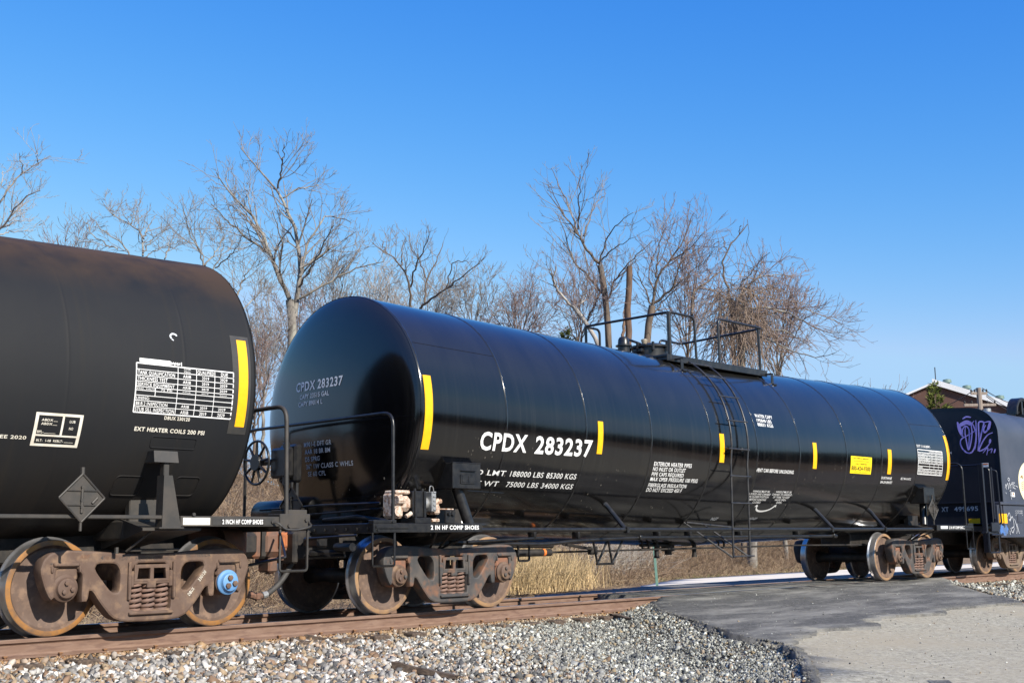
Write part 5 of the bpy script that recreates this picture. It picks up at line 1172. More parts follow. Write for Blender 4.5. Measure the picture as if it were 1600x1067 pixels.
b.add([(16.9, -1.5, 1.0), (21, -1.5, 1.0), (20.3, -1.0, .35), (19.9, -1.0, .35), (16.9, 1.5, 1.0), (21, 1.5, 1.0), (20.3, 1.0, .35), (19.9, 1.0, .35)], [(0, 1, 2, 3), (7, 6, 5, 4), (0, 4, 5, 1), (1, 5, 6, 2), (2, 6, 7, 3), (3, 7, 4, 0)])
b.build('underframe', 'black_dull', car)
coupler(car, 16.0, -1, 'black_dull')
# hoop and saddle over the roof hatch
b = MB(); cx, cy = 19.73, -.95; zc_ = 3.68
for dy in (-.10, .10): b.tube([(cx+.40*cos(t), cy+dy, zc_+.40*sin(t)) for t in np.linspace(0, pi, 25)], .035, 8)
V = []; F = []
for i, t in enumerate(np.linspace(0, pi, 25)):
    for r_ in (.36, .43):
        for dy in (-.12, .12): V.append((cx+r_*cos(t), cy+dy, zc_+r_*sin(t)))
for i in range(24):
    a = i*4
    F += [(a, a+1, a+5, a+4), (a+2, a+3, a+7, a+6), (a, a+2, a+6, a+4), (a+1, a+3, a+7, a+5)]
b.add(V, F); b.box(cx-.04, cx+.04, cy-.1, cy+.1, zc_, zc_+.37, .01); b.tube([(cx-.36, cy, zc_-.02), (cx+.34, cy, zc_+.2)], .04, 8); b.tube([(cx-.40, cy, zc_), (cx-.40, cy, zc_-.14)], .05, 8); b.tube([(cx+.40, cy, zc_), (cx+.40, cy, zc_-.14)], .05, 8)
b.build('roof_hoop', 'black_paint', car)
b = MB(); V = []; F = []; m = len(sec)
for i, X in enumerate((19.45, 19.62)):
    for y, z in sec: V.append((X, y*1.03, z+.02+.04*(z > 2.6)))
for i in range(2):
    for y, z in sec: V.append(((19.45, 19.62)[i], y*1.0, z-.01))
F = [(k, k+1, m+k+1, m+k) for k in range(m-1)]+[(2*m+k, 2*m+k+1, k+1, k) for k in range(m-1)]+[(m+k, m+k+1, 3*m+k+1, 3*m+k) for k in range(m-1)]
b.add(V, F); b.build('roof_band', 'black_paint', car)
b = MB()
for X in (21, 24, 27): b.lathe([(3.6, .35), (3.78, .35), (3.8, .4), (3.84, .4), (3.88, .2), (3.89, 0)], (X, 0, 0), 'Z', 24)
b.box(17.2, 30, .5, .9, 3.72, 3.76, .006); b.build('roof_hatches', 'black_paint', car)
make_bogie(car, 18.34, 'cast_tan', 'wheel_rim_tan', ('cast_brown', 'cast_brown'))
settle(car)

# ================================================================== trees and undergrowth
rng = np.random.default_rng(23)
def tubes_np(P, R, n=3):
    """P (N,K,3) centre lines, R (N,K) radii -> verts, quads"""
    N, K, _ = P.shape
    T = np.empty_like(P); T[:, 1:-1] = P[:, 2:]-P[:, :-2]; T[:, 0] = P[:, 1]-P[:, 0]; T[:, -1] = P[:, -1]-P[:, -2]
    T /= np.linalg.norm(T, axis=2, keepdims=True)+1e-9
    ref = rng.normal(size=(N, 1, 3)); A = np.cross(T, ref); A /= np.linalg.norm(A, axis=2, keepdims=True)+1e-9; B = np.cross(T, A)
    a = 2*np.pi*np.arange(n)/n
    V = P[:, :, None]+R[:, :, None, None]*(A[:, :, None]*np.cos(a)[None, None, :, None]+B[:, :, None]*np.sin(a)[None, None, :, None])
    idx = np.arange(N*K*n).reshape(N, K, n); i0 = idx[:, :-1]; i1 = idx[:, 1:]
    F = np.stack([i0, np.roll(i0, -1, 2), np.roll(i1, -1, 2), i1], -1).reshape(-1, 4)
    return V.reshape(-1, 3), F
def resample(pts, K):
    P = np.array(pts, float); d = np.concatenate([[0], np.cumsum(np.linalg.norm(np.diff(P, axis=0), axis=1))])
    # smooth with catmull-rom like refinement
    t = np.linspace(0, d[-1], K); Q = np.stack([np.interp(t, d, P[:, i]) for i in range(3)], 1)
    for _ in range(2): Q[1:-1] = .5*Q[1:-1]+.25*(Q[:-2]+Q[2:])
    return Q
def grow(P, R, per_m, len_rng, K, up, wig, ang, t0=.2, rmin=.006, rf=.6, taper=.25, droop=0):
    """side shoots on the centre lines P with radii R"""
    N, K0, _ = P.shape
    L = np.linalg.norm(np.diff(P, axis=1), axis=2).sum(1)
    cnt = np.maximum(rng.poisson(np.maximum(L*per_m*(1-t0), .01)), 0)
    src = np.repeat(np.arange(N), cnt); M = len(src)
    if M == 0: return np.zeros((0, K, 3)), np.zeros((0, K))
    t = t0+(1-t0)*rng.random(M)**.85; f = t*(K0-1); i = np.minimum(f.astype(int), K0-2); w_ = (f-i)[:, None]
    p = P[src, i]*(1-w_)+P[src, i+1]*w_; T = P[src, i+1]-P[src, i]; T /= np.linalg.norm(T, axis=1, keepdims=True)+1e-9
    r0 = np.maximum((R[src, i]*(1-w_[:, 0])+R[src, i+1]*w_[:, 0])*rf, rmin)
    nrm = np.cross(T, rng.normal(size=(M, 3))); nrm /= np.linalg.norm(nrm, axis=1, keepdims=True)+1e-9
    a = np.radians(rng.normal(ang, 12, M))[:, None]; d = T*np.cos(a)+nrm*np.sin(a)
    ln = rng.uniform(*len_rng, M)*(1.15-.6*t)*np.minimum(1, L[src]/2.0+.35)
    Q = np.empty((M, K, 3)); Q[:, 0] = p
    for k in range(1, K):
        d = d+rng.normal(0, wig, (M, 3))+np.array([0, 0, up-droop*k]); d /= np.linalg.norm(d, axis=1, keepdims=True)
        Q[:, k] = Q[:, k-1]+d*(ln/(K-1))[:, None]
    rr = r0[:, None]*np.linspace(1, taper, K)[None]; return Q, np.maximum(rr, rmin*.7)
def join(parts):
    V = []; F = []; o = 0
    for v, f in parts:
        if len(v) == 0: continue
        V.append(v); F.append(f+o); o += len(v)
    return np.concatenate(V), np.concatenate(F)
def tree(label, limbs, D, bark='bark_grey', twig='twig_grey', dens=(2.6, 3.2, 3.4), lens=((.7, 1.9), (.35, .95), (.2, .5)), up=.10, wig=.16, ang=38, spread=1.3, name='bare_tree', cat='tree', group='bare trees behind the train', levels=3, seed=0, rmin=.0062, droop=0, base=None):
    """limbs: list of (pixel polyline from thick to thin end, start radius, end radius); the first one is the trunk"""
    global rng
    rng = np.random.default_rng(1000+seed)
    if D < 46: D = D+9
    sc = D/34.0; rmin = rmin*sc; spread = spread*sc
    P0 = []; R0 = []
    for j, (pl, ra, rb) in enumerate(limbs):
        pts = []; dd = rng.normal(0, spread) if j else 0
        for k, (x, y) in enumerate(pl): pts.append(at_depth(x, y, D+dd*k/max(1, len(pl)-1)))
        if j == 0:
            q = pts[0]; gx, gy = q[0], q[1]; gz = float(z_bal(gx, gy)); basept = np.array([gx+.1, gy, gz-.15])
            if q[2] > gz+.3: pts = [basept]+pts
        ra *= (.58 if j == 0 else .42)*sc; rb *= .62*sc
        K = 14; Q = resample(pts, K); Q[1:-1] += rng.normal(0, .025, (K-2, 3)); P0.append(Q); R0.append(np.linspace(ra, rb, K))
    P0 = np.array(P0); R0 = np.array(R0)
    root = thing(name, label, cat, tuple(basept), group); off = basept
    V, F = tubes_np(P0-off, R0, 7)
    quick_mesh('trunk', V, F, bark, parent=root, smooth=True)
    cur = (P0[1:] if len(P0) > 1 else P0, R0[1:] if len(P0) > 1 else R0); parts = []; ks = (6, 5, 4); ns = (4, 3, 3)
    for lv in range(levels):
        t0 = .12 if lv == 0 else .2
        Q, R = grow(cur[0], cur[1], dens[lv]*(1.6, 1.6, 1.7)[lv]/sc, (lens[lv][0]*1.1*sc, lens[lv][1]*1.15*sc), ks[lv], up, wig, ang, t0, rmin, .55 if lv == 0 else .65, .4, droop)
        parts.append(tubes_np(Q-off, R, ns[lv])); cur = (Q, R)
    V, F = join(parts); quick_mesh('crown', V, F, twig, parent=root)
    return root
zA = lambda L: [(270+a/3.019, 220+b/3.019) for a, b in L]
zC = lambda L: [(760+a/2.7586, 260+b/2.7586) for a, b in L]
z1 = lambda L: [(a/3.81, 200+b/3.81) for a, b in L]
tree('tallest bare tree left of the black tank, forked trunk patched with pale lichen', [
    (zA([(562, 985), (572, 850), (552, 750)]), .27, .20), (zA([(552, 750), (500, 640), (460, 530), (410, 410), (370, 340), (290, 280), (240, 210), (205, 150)]), .17, .02),
    (zA([(575, 830), (590, 740), (602, 600), (590, 440), (540, 330), (510, 250), (450, 180), (380, 120), (320, 35)]), .19, .02),
    (zA([(600, 640), (640, 480), (690, 380), (740, 340), (840, 385)]), .10, .018), (zA([(596, 745), (700, 690), (780, 640), (900, 590), (995, 570)]), .10, .018),
    (zA([(455, 530), (370, 480), (300, 410), (250, 370), (180, 300)]), .09, .018), (zA([(495, 225), (520, 100), (525, 20)]), .07, .015), (zA([(520, 270), (590, 230), (690, 210)]), .06, .015),
    (zA([(600, 600), (700, 540), (790, 480), (850, 440)]), .08, .015), (zA([(595, 690), (650, 600), (720, 470), (760, 400)]), .08, .015), (zA([(540, 720), (500, 600), (520, 480), (470, 330)]), .08, .015), (zA([(370, 340), (350, 230), (330, 200)]), .05, .014), (zA([(410, 410), (330, 350), (250, 290)]), .05, .014)], 33, dens=(3.0, 3.4, 3.0), lens=((.5, 1.5), (.3, .8), (.15, .42)), seed=1)
tree('bare tree with rounded crown of curved limbs, above the near half of black tank', [
    (zA([(1130, 860), (1120, 780)]), .13, .10), (zA([(1120, 790), (1122, 690), (1080, 590), (1010, 530), (940, 480)]), .09, .016), (zA([(1165, 800), (1220, 740), (1290, 700), (1360, 640), (1450, 578)]), .09, .016),
    (zA([(1190, 770), (1195, 650), (1250, 560), (1275, 480)]), .08, .016), (zA([(1122, 690), (1150, 580), (1190, 500), (1205, 450)]), .07, .015), (zA([(1080, 590), (1080, 520), (1095, 450)]), .05, .014), (zA([(1290, 700), (1310, 600), (1330, 560), (1395, 575)]), .05, .014),
    (zA([(1010, 530), (985, 470)]), .04, .013), (zA([(1195, 650), (1160, 560), (1120, 500)]), .05, .013)], 31, 'bark_dark', 'twig_grey', dens=(3.0, 3.6, 2.2), lens=((.4, 1.1), (.25, .6), (.12, .3)), up=.16, seed=2)
tree('tall slender bare tree standing left of the broken trunk behind the top platform', [
    (zC([(530, 800), (520, 640), (512, 540), (490, 425)]), .20, .14), (zC([(490, 420), (440, 380), (395, 290), (340, 220), (260, 112)]), .10, .014), (zC([(395, 290), (350, 160), (310, 80), (280, 8)]), .07, .013), (zC([(490, 410), (540, 360), (632, 308)]), .06, .012),
    (zC([(395, 270), (398, 150), (404, 35)]), .06, .012), (zC([(420, 300), (460, 180), (515, 115)]), .06, .012), (zC([(515, 560), (440, 480), (370, 400), (330, 250), (295, 195)]), .08, .013), (zC([(490, 410), (520, 300), (560, 250), (632, 200)]), .06, .012), (zC([(515, 600), (560, 480), (600, 430), (715, 320)]), .07, .012),
    (zC([(340, 220), (300, 140), (268, 70)]), .04, .011)], 35, dens=(2.3, 2.4, 1.7), lens=((.5, 1.5), (.25, .8), (.15, .4)), ang=30, seed=3, bark='bark_dark')
tree('low pale bare trunk leaning left beside the slender tree, its top snapped', [
    (zC([(515, 790), (420, 665), (380, 610)]), .13, .10), (zC([(380, 610), (310, 545), (285, 500), (300, 430)]), .10, .03), (zC([(420, 660), (350, 640), (280, 600)]), .05, .013), (zC([(380, 600), (440, 570), (470, 500)]), .05, .013), (zC([(310, 545), (290, 480), (270, 440)]), .04, .012)], 34, 'bark_pale', 'twig_grey', dens=(2.6, 2.6, 2), lens=((.5, 1.6), (.3, .8), (.15, .4)), seed=4)
tree('dead trunk broken off short with no branches, behind the left guard rail', [(zC([(612, 820), (612, 640), (617, 430)]), .21, .14), (zC([(585, 800), (590, 690), (606, 545)]), .13, .05), (zC([(614, 455), (611, 440), (610, 424)]), .12, .012), (zC([(620, 455), (622, 435), (623, 416)]), .10, .012)], 34, 'bark_snag', 'twig_red', dens=(.8, 1, 1), lens=((.2, .8), (.1, .3), (.1, .2)), seed=5, name='dead_trunk')
tree('bushy reddish bare tree behind the open gap between the two guard rails', [
    (zC([(685, 780), (700, 680), (715, 600)]), .20, .16), (zC([(715, 600), (735, 470), (790, 410), (850, 330), (885, 218)]), .11, .012), (zC([(720, 590), (800, 530), (830, 440), (855, 370)]), .10, .013), (zC([(730, 480), (740, 380), (760, 270)]), .07, .012), (zC([(790, 410), (880, 350), (940, 290)]), .06, .012),
    (zC([(715, 600), (660, 480), (640, 380)]), .06, .012), (zC([(800, 530), (900, 440), (960, 400)]), .06, .012), (zC([(720, 640), (780, 560), (860, 500)]), .06, .012), (zC([(830, 440), (870, 330), (920, 270)]), .05, .012)], 36, 'bark_dark', 'twig_red', dens=(2.7, 3.3, 3.2), lens=((.6, 1.7), (.35, .95), (.2, .5)), wig=.18, seed=6)
tree('crooked dark bare limb rising highest out of the vine tangle', [
    (zC([(1065, 800), (1060, 640), (1050, 570)]), .14, .11), (zC([(1055, 580), (1025, 480), (1018, 410), (1035, 360), (1090, 290), (1125, 250)]), .09, .02), (zC([(1035, 360), (1018, 305)]), .04, .015), (zC([(885, 640), (895, 540), (960, 495), (1008, 455)]), .10, .03), (zC([(1090, 290), (1095, 255)]), .03, .012)], 35, 'bark_dark', 'twig_red', dens=(1.0, 1.6, 1.5), lens=((.2, .8), (.1, .4), (.1, .3)), seed=7)
# the vine-hung thicket
rt = tree('sprawling tree smothered in a curtain of tan vines behind the right guard rail', [
    (zC([(1100, 860), (1090, 700), (1080, 600)]), .25, .18), (zC([(1080, 600), (1120, 520), (1180, 470), (1320, 470)]), .08, .012), (zC([(1080, 620), (1200, 600), (1330, 640), (1450, 720), (1550, 715)]), .09, .012), (zC([(1080, 640), (1220, 640), (1350, 600), (1440, 640), (1530, 680)]), .08, .012), (zC([(1090, 700), (1250, 760), (1400, 830), (1510, 800)]), .08, .012),
    (zC([(1080, 600), (1000, 540), (930, 520)]), .07, .012), (zC([(1080, 600), (1130, 480), (1160, 430)]), .06, .012), (zC([(1060, 800), (1120, 750), (1190, 735), (1270, 770), (1300, 800)]), .07, .02), (zC([(1100, 760), (1230, 700), (1320, 720), (1400, 780)]), .06, .012), (zC([(1100, 600), (1180, 540), (1260, 520), (1300, 560)]), .05, .012)], 34, 'bark_grey', 'twig_red', dens=(3.0, 2.8, 2.4), lens=((.5, 1.6), (.3, .9), (.2, .5)), wig=.16, up=.08, ang=32, seed=8)
rng = np.random.default_rng(77)
N = 800; base = np.array(rt.location); lines = [zC(q) for q in ([(1080, 600), (1120, 520), (1180, 470)], [(1080, 640), (1220, 640)], [(1090, 700), (1200, 740)], [(1080, 600), (1000, 540)], [(1080, 600), (1130, 480), (1160, 450)], [(1000, 640), (1090, 580), (1180, 550)], [(960, 700), (1060, 660), (1160, 640)], [(1040, 780), (1120, 700), (1180, 690)])]
st = np.empty((N, 3)); clump = rng.random((60, 2))
for i in range(N):
    c0, c1 = clump[rng.integers(0, 60)]; L = lines[int(c0*len(lines))]; t = np.clip(c1+rng.normal(0, .06), 0, .999)*(len(L)-1); k = int(t); t -= k
    st[i] = at_depth(L[k][0]*(1-t)+L[k+1][0]*t+rng.normal(0, 5), L[k][1]*(1-t)+L[k+1][1]*t+rng.normal(0, 6), 43+rng.normal(0, 1.1))
K = 6; Q = np.empty((N, K, 3)); Q[:, 0] = st; d = rng.normal(0, .6, (N, 3)); d[:, 2] -= .3; ln = np.minimum(rng.gamma(2.2, .6, N)+.3, 2.6)
for k in range(1, K):
    d = d+rng.normal(0, .35, (N, 3))+np.array([0, 0, -.28]); d /= np.linalg.norm(d, axis=1, keepdims=True); Q[:, k] = Q[:, k-1]+d*(ln/(K-1))[:, None]
V, F = tubes_np(Q-base, np.full((N, K), .0105), 3); quick_mesh('vine_curtain', V, F, 'vine_tan', parent=rt)
# lighter crowns
tree('pale bare tree leaning in from the left edge above the grey tank', [
    (z1([(-60, 900), (-40, 700)]), .12, .10), (z1([(-40, 700), (0, 600), (90, 480), (165, 400), (240, 375)]), .09, .013), (z1([(-40, 560), (0, 420), (60, 350), (130, 275), (230, 215), (300, 165)]), .09, .013), (z1([(-30, 420), (10, 330), (20, 260)]), .06, .013), (z1([(125, 280), (135, 220), (115, 150)]), .05, .013), (z1([(0, 600), (80, 560), (165, 540)]), .05, .012), (z1([(-20, 640), (60, 620), (200, 610)]), .05, .012), (z1([(60, 500), (140, 490), (185, 480)]), .04, .012), (z1([(230, 215), (215, 140)]), .035, .011)], 30, 'bark_pale', 'twig_pale', dens=(2.8, 3.2, 2.6), lens=((.35, 1.1), (.25, .65), (.15, .35)), seed=9)
tree('bare tree with spreading crown peeping over the middle of the grey tank', [
    ([(215, 470), (210, 400)], .12, .10), (z1([(850, 760), (855, 640), (780, 570), (680, 530), (605, 432)]), .07, .012), (z1([(855, 660), (880, 590), (935, 515)]), .06, .012), (z1([(780, 800), (740, 690), (600, 600), (525, 515)]), .06, .012), (z1([(700, 720), (560, 650), (480, 520)]), .05, .012), (z1([(780, 570), (800, 470)]), .04, .012), (z1([(850, 740), (930, 640), (990, 600)]), .05, .012), (z1([(980, 780), (1010, 700), (1000, 640)]), .05, .012), (z1([(860, 770), (950, 720), (1060, 680)]), .04, .012), (z1([(680, 530), (660, 480)]), .03, .011)], 31, 'bark_grey', 'twig_grey', dens=(3.0, 3.4, 2.4), lens=((.4, 1.2), (.25, .7), (.15, .35)), seed=10)
tree('bare tree behind the right end of grey tank, one whip standing up straight', [
    ([(330, 560), (322, 470)], .12, .10), (z1([(1210, 830), (1180, 720), (1120, 620), (1110, 560), (1090, 495)]), .06, .012), (z1([(1220, 820), (1300, 720), (1340, 640)]), .06, .012), (zA([(150, 590), (120, 500), (70, 400), (50, 340)]), .05, .012), (zA([(180, 620), (230, 540), (240, 430)]), .05, .012), (zA([(300, 740), (340, 640), (400, 560)]), .07, .014), (zA([(200, 600), (290, 520), (330, 440)]), .05, .012), (zA([(310, 760), (280, 650), (260, 560)]), .05, .012), (zA([(330, 800), (420, 700), (480, 690)]), .05, .012)], 30, 'bark_grey', 'twig_grey', dens=(3.2, 3.6, 3), lens=((.4, 1.3), (.3, .8), (.15, .4)), seed=11)
def generic(label, px, top, base_y, wpx, D, n, bark, twig, seed, **k):
    r_ = random.Random(seed); fork = base_y-(base_y-top)*r_.uniform(.25, .4); L = [([(px, base_y), (px+r_.uniform(-4, 4), fork)], k.pop('r', .11), .07)]
    for i in range(n):
        a = (i+.5)/n*2-1+r_.uniform(-.15, .15); hy = top+abs(a)**1.5*(fork-top)*.55+r_.uniform(0, 12)
        L.append(([(px, fork+r_.uniform(-5, 25)), (px+a*wpx*.35, fork-(fork-hy)*.45), (px+a*wpx*.75, fork-(fork-hy)*.75), (px+a*wpx, hy)], .05, .011))
    return tree(label, L, D, bark, twig, seed=seed, **k)
th = dict(dens=(3.2, 3.8, 3.2), lens=((.4, 1.4), (.3, .9), (.15, .45)))
generic('grey bare sapling in the thicket seen between the two tank cars', 412, 430, 700, 34, 29, 7, 'bark_grey', 'twig_grey', 31, **th)
generic('brown bare sapling low in the gap between the two tank cars', 398, 520, 720, 40, 27, 7, 'bark_dark', 'twig_red', 32, **th)
generic('bare thicket tree close right of the tallest tree, over the tank end', 520, 395, 640, 60, 36, 8, 'bark_grey', 'twig_grey', 33, **th)
generic('small bare tree with whitish stem, right of the tallest tree', 590, 425, 600, 45, 34, 7, 'bark_pale', 'twig_pale', 34, **th)
generic('low spreading bare tree right of the rounded crown above the tank', 740, 430, 600, 55, 36, 8, 'bark_grey', 'twig_grey', 35, **th)
generic('reddish low bare tree left of the tall slender tree', 812, 440, 600, 55, 35, 9, 'bark_dark', 'twig_red', 36, **th)
generic('thin bare tree in front of the slender tree, reddish and low', 905, 400, 620, 45, 39, 7, 'bark_dark', 'twig_red', 37, **th)
generic('dense brown bare tree between the broken trunk and vine tangle', 1075, 385, 640, 60, 38, 9, 'bark_dark', 'twig_red', 38, **th)
generic('fine-twigged bare tree on the right flank of vine tangle', 1215, 435, 640, 60, 37, 9, 'bark_grey', 'twig_red', 39, **th)
generic('distant bare tree tops just over the tank, left of the brick building', 1385, 600, 720, 34, 52, 8, 'bark_grey', 'twig_red', 40, dens=(1.5, 1.8, 1.5), lens=((.5, 1.1), (.35, .8), (.2, .5)))
generic('sparse distant bare tree just clearing the tank right of the vines', 1305, 590, 720, 40, 48, 6, 'bark_grey', 'twig_grey', 41, dens=(1.2, 1.5, 1.2), lens=((.5, 1.1), (.3, .7), (.2, .4)))
generic('bare tree hidden low behind the grey tank, fine twigs showing', 120, 375, 560, 60, 33, 7, 'bark_grey', 'twig_red', 42, **th)
generic('reddish bare tree filling in below the tallest tree', 465, 440, 660, 50, 37, 8, 'bark_dark', 'twig_red', 43, **th)
generic('low bare tree behind the crown of rounded limbs', 660, 440, 600, 60, 38, 8, 'bark_grey', 'twig_grey', 44, **th)

# evergreens
def evergreen(label, px, top, base_y, wpx, D, seed, dark=1.0):
    r_ = np.random.default_rng(seed); T = at_depth(px, top, D); B = at_depth(px, base_y, D); gz = float(z_bal(B[0], B[1])); base = np.array([B[0], B[1], gz]); H = T[2]-gz; W = wpx*D/PIC_F
    root = thing('evergreen_tree', label, 'tree', tuple(base))
    MB().tube([(0, 0, -.1), (0, 0, H*.6), (0, 0, H*.97)], [.16, .08, .01], 8).build('trunk', 'bark_dark', root)
    vis = (base_y-top)/PIC_F*D
    V = []; C = []
    nb = 110
    for i in range(nb):
        t = (i/nb)**.8; zb = H-.15-(H-.6)*t; ln = W*(.12+1.1*min(1, (H-zb)/vis))*r_.uniform(.6, 1.15); az = i*2.4+r_.uniform(-.4, .4); m = int(60+130*t)
        s_ = r_.random(m)**.7*ln; dv = np.array([cos(az), sin(az), .12]); sd = np.array([-sin(az), cos(az), 0])
        p = dv*s_[:, None]+np.array([0, 0, zb])+sd*(r_.normal(0, .16, m)*(1.2-s_/ln*.8))[:, None]; p[:, 2] += .10*np.sin(s_/ln*3)+r_.normal(0, .06, m)
        a = r_.normal(size=(m, 3)); a /= np.linalg.norm(a, axis=1, keepdims=True); a = a*.6+dv*.7+np.array([0, 0, .3]); b2 = np.cross(a, r_.normal(size=(m, 3))); b2 /= np.linalg.norm(b2, axis=1, keepdims=True); sz = r_.uniform(.05, .13, m)[:, None]
        V.append(np.stack([p-b2*sz*.35, p+b2*sz*.35, p+a*sz*1.5], 1)); C.append(np.array([.085, .105, .03])*dark*r_.uniform(.6, 1.7, (m, 1))*np.array([1.05, 1, .8]))
    V = np.concatenate(V).reshape(-1, 3); C = np.repeat(np.concatenate(C), 3, 0); F = np.arange(len(V)).reshape(-1, 3)
    quick_mesh('crown', V, F, 'needle', C, root); return root
evergreen('yellow-green evergreen standing in front of the dark brick building', 1465, 597, 680, 27, 52, 5)
evergreen('small dark evergreen half hidden by bare twigs left of the slender tree', 884, 514, 600, 20, 41, 6, .4)

# undergrowth on the bank
def stems(name, X, Y, hgt, lean, rad, cols, K=5, bend=.35, n=3, zoff=0):
    N = len(X); P = np.empty((N, K, 3)); P[:, 0] = np.stack([X, Y, z_bal(X, Y)+zoff], 1)
    d = np.stack([rng.normal(0, lean, N), rng.normal(0, lean, N), np.ones(N)], 1); d /= np.linalg.norm(d, axis=1, keepdims=True); bd = rng.normal(0, bend, (N, 3)); bd[:, 2] = -np.abs(bd[:, 2])
    for k in range(1, K):
        d = d+bd/(K-1)+rng.normal(0, .08, (N, 3)); d /= np.linalg.norm(d, axis=1, keepdims=True); P[:, k] = P[:, k-1]+d*(hgt/(K-1))[:, None]
    R = rad[:, None]*np.linspace(1, .35, K)[None]; V, F = tubes_np(P, R, n)
    return tag(quick_mesh(name, V, F, 'straw', np.repeat(cols, K*n, 0)), kind='stuff')
rng = np.random.default_rng(55)
N = 34000; X = rng.uniform(-9, 40, N); Y = edge_at(X)+.25+rng.random(N)**1.3*9
cl = .5+.5*np.sin(X*1.3+2*np.sin(Y*.9))*np.cos(Y*1.1+X*.4)
h = rng.uniform(.45, 1.7, N)*(.55+.6*cl)*np.where(Y-edge_at(X) < 1.0, .55, 1.0)
pal = np.array([(.27, .19, .125), (.20, .135, .09), (.36, .27, .18), (.15, .105, .075)]); c = pal[rng.integers(0, 4, N)]*rng.uniform(.7, 1.2, (N, 1))
stems('brush', X, Y, h, .55, rng.uniform(.004, .009, N), c, bend=.7)
N = 16000; X = rng.uniform(-9, 40, N); Y = edge_at(X)+rng.random(N)*3.2
stems('dead_weeds', X, Y, rng.uniform(.12, .42, N), .9, rng.uniform(.004, .008, N), np.array([(.40, .30, .19)])*rng.uniform(.6, 1.25, (N, 1)), K=4, bend=.9)
N = 8500; X = rng.uniform(7.5, 16, N); Y = edge_at(X)+rng.random(N)**1.2*2.4
dens = np.exp(-((X-11.6)/2.9)**4); k = rng.random(N) < dens; X, Y = X[k], Y[k]; N = len(X)
stems('tall_grass', X, Y, rng.uniform(.45, 1.0, N), .13, rng.uniform(.004, .0095, N), np.array([(.66, .50, .28)])*rng.uniform(.28, 1.25, (N, 1)), bend=.35)
N = 900; X = rng.normal(19, 1.3, N); Y = edge_at(X)+1.0+rng.random(N)*2
stems('pale_canes', X, Y, rng.uniform(.7, 1.7, N), .5, rng.uniform(.005, .009, N), np.array([(.50, .45, .38)])*rng.uniform(.7, 1.1, (N, 1)), bend=.9)
N = 3000; X = rng.uniform(-9, 9, N); Y = rng.uniform(2.7, 5.8, N)
stems('verge_grass', X, Y, rng.uniform(.08, .35, N), .5, rng.uniform(.003, .006, N), np.array([(.42, .33, .2)])*rng.uniform(.6, 1.2, (N, 1)), K=4, bend=.7)
N = 350; X = rng.uniform(19, 34, N); Y = edge_at(X)-.1+rng.random(N)*.5
stems('green_tufts', X, Y, rng.uniform(.05, .16, N), .7, rng.uniform(.005, .010, N), np.array([(.16, .20, .06)])*rng.uniform(.6, 1.2, (N, 1)), K=3, bend=.6)

# post, building, pole, wires
p = at_depth(1026, 892, 31); p = np.array([p[0], p[1], float(z_bal(p[0], p[1]))])
b = MB(); b.add([(-.035, -.02, -.2), (-.012, .02, -.2), (.012, .02, -.2), (.035, -.02, -.2), (-.035, -.02, 2.3), (-.012, .02, 2.3), (.012, .02, 2.3), (.035, -.02, 2.3), (-.028, -.024, -.2), (.028, -.024, -.2), (-.028, -.024, 2.3), (.028, -.024, 2.3)], [(0, 1, 5, 4), (1, 2, 6, 5), (2, 3, 7, 6), (8, 9, 11, 10), (0, 4, 10, 8), (3, 9, 11, 7)])
o = b.build('sign_post', 'post_green', smooth=False); o.location = p; o.rotation_euler = (0.0, -.05, -.8); tag(o, 'thin green steel post standing in the brush under the black tank', 'post')
D = 72
R0 = at_depth(1457, 601, D); ax = np.array([R0[0]-CAM[0], R0[1]-CAM[1], 0]); ax /= np.linalg.norm(ax); pr = np.array([ax[1], -ax[0], 0])
bld = thing('brick_building', 'dark brick building with white gabled roof behind the hopper car', 'building', (R0[0], R0[1], -.2))
M = lambda u, v, z: tuple(R0[:2]-R0[:2]+ax[:2]*u+pr[:2]*v)+(z,)
zr = R0[2]+.2; Lb = 30; hw = 9.0; ze = zr-3.55
b = MB(); b.add([M(0, -hw, 0), M(0, hw, 0), M(0, hw, ze), M(0, 0, zr-.05), M(0, -hw, ze), M(Lb, -hw, 0), M(Lb, hw, 0), M(Lb, hw, ze), M(Lb, 0, zr-.05), M(Lb, -hw, ze)], [(0, 1, 2, 3, 4), (9, 8, 7, 6, 5), (0, 4, 9, 5), (1, 6, 7, 2)]); b.build('wall', 'brick', bld, smooth=False)
b = MB()
for s in (-1, 1):
    q = [M(-.25, 0, zr), M(-.25, s*(hw+.3), ze-.05), M(Lb+.25, s*(hw+.3), ze-.05), M(Lb+.25, 0, zr)]
    b.add([(x, y, z-.0) for x, y, z in q]+[(x, y, z+(.34 if s > 0 else .12)) for x, y, z in q], [(0, 1, 2, 3), (7, 6, 5, 4), (0, 4, 5, 1), (1, 5, 6, 2), (2, 6, 7, 3), (3, 7, 4, 0)])
roof = b.build('roof', 'roof_white', bld, smooth=False)
for u in (.85, 1.95, 3.75, 5.4):
    x, y, z = M(1.3, u, zr-.394*u+.25); b = MB(); b.lathe([(-.1, .15), (.30, .15), (.32, .27), (.50, .24), (.55, .0)], (x, y, z), 'Z', 16); b.build('roof_vent', 'vent_green', roof)
x, y, z = M(.4, .2, zr); MB().tube([(x, y, z), (x, y, z+1.1)], .03, 6).build('lightning_rod', 'wire_black', roof)
x, y, z = M(0, hw-.4, ze-.6); b = MB(); b.tube([M(-.15, -1.1, 0), M(-.15, -1.1, zr-1.0)], .07, 8); b.build('downpipe', 'black_paint', bld)
Pb = at_depth(1530, 700, 62); Pt = at_depth(1529, 606, 62); gz = float(z_bal(Pb[0], Pb[1]))
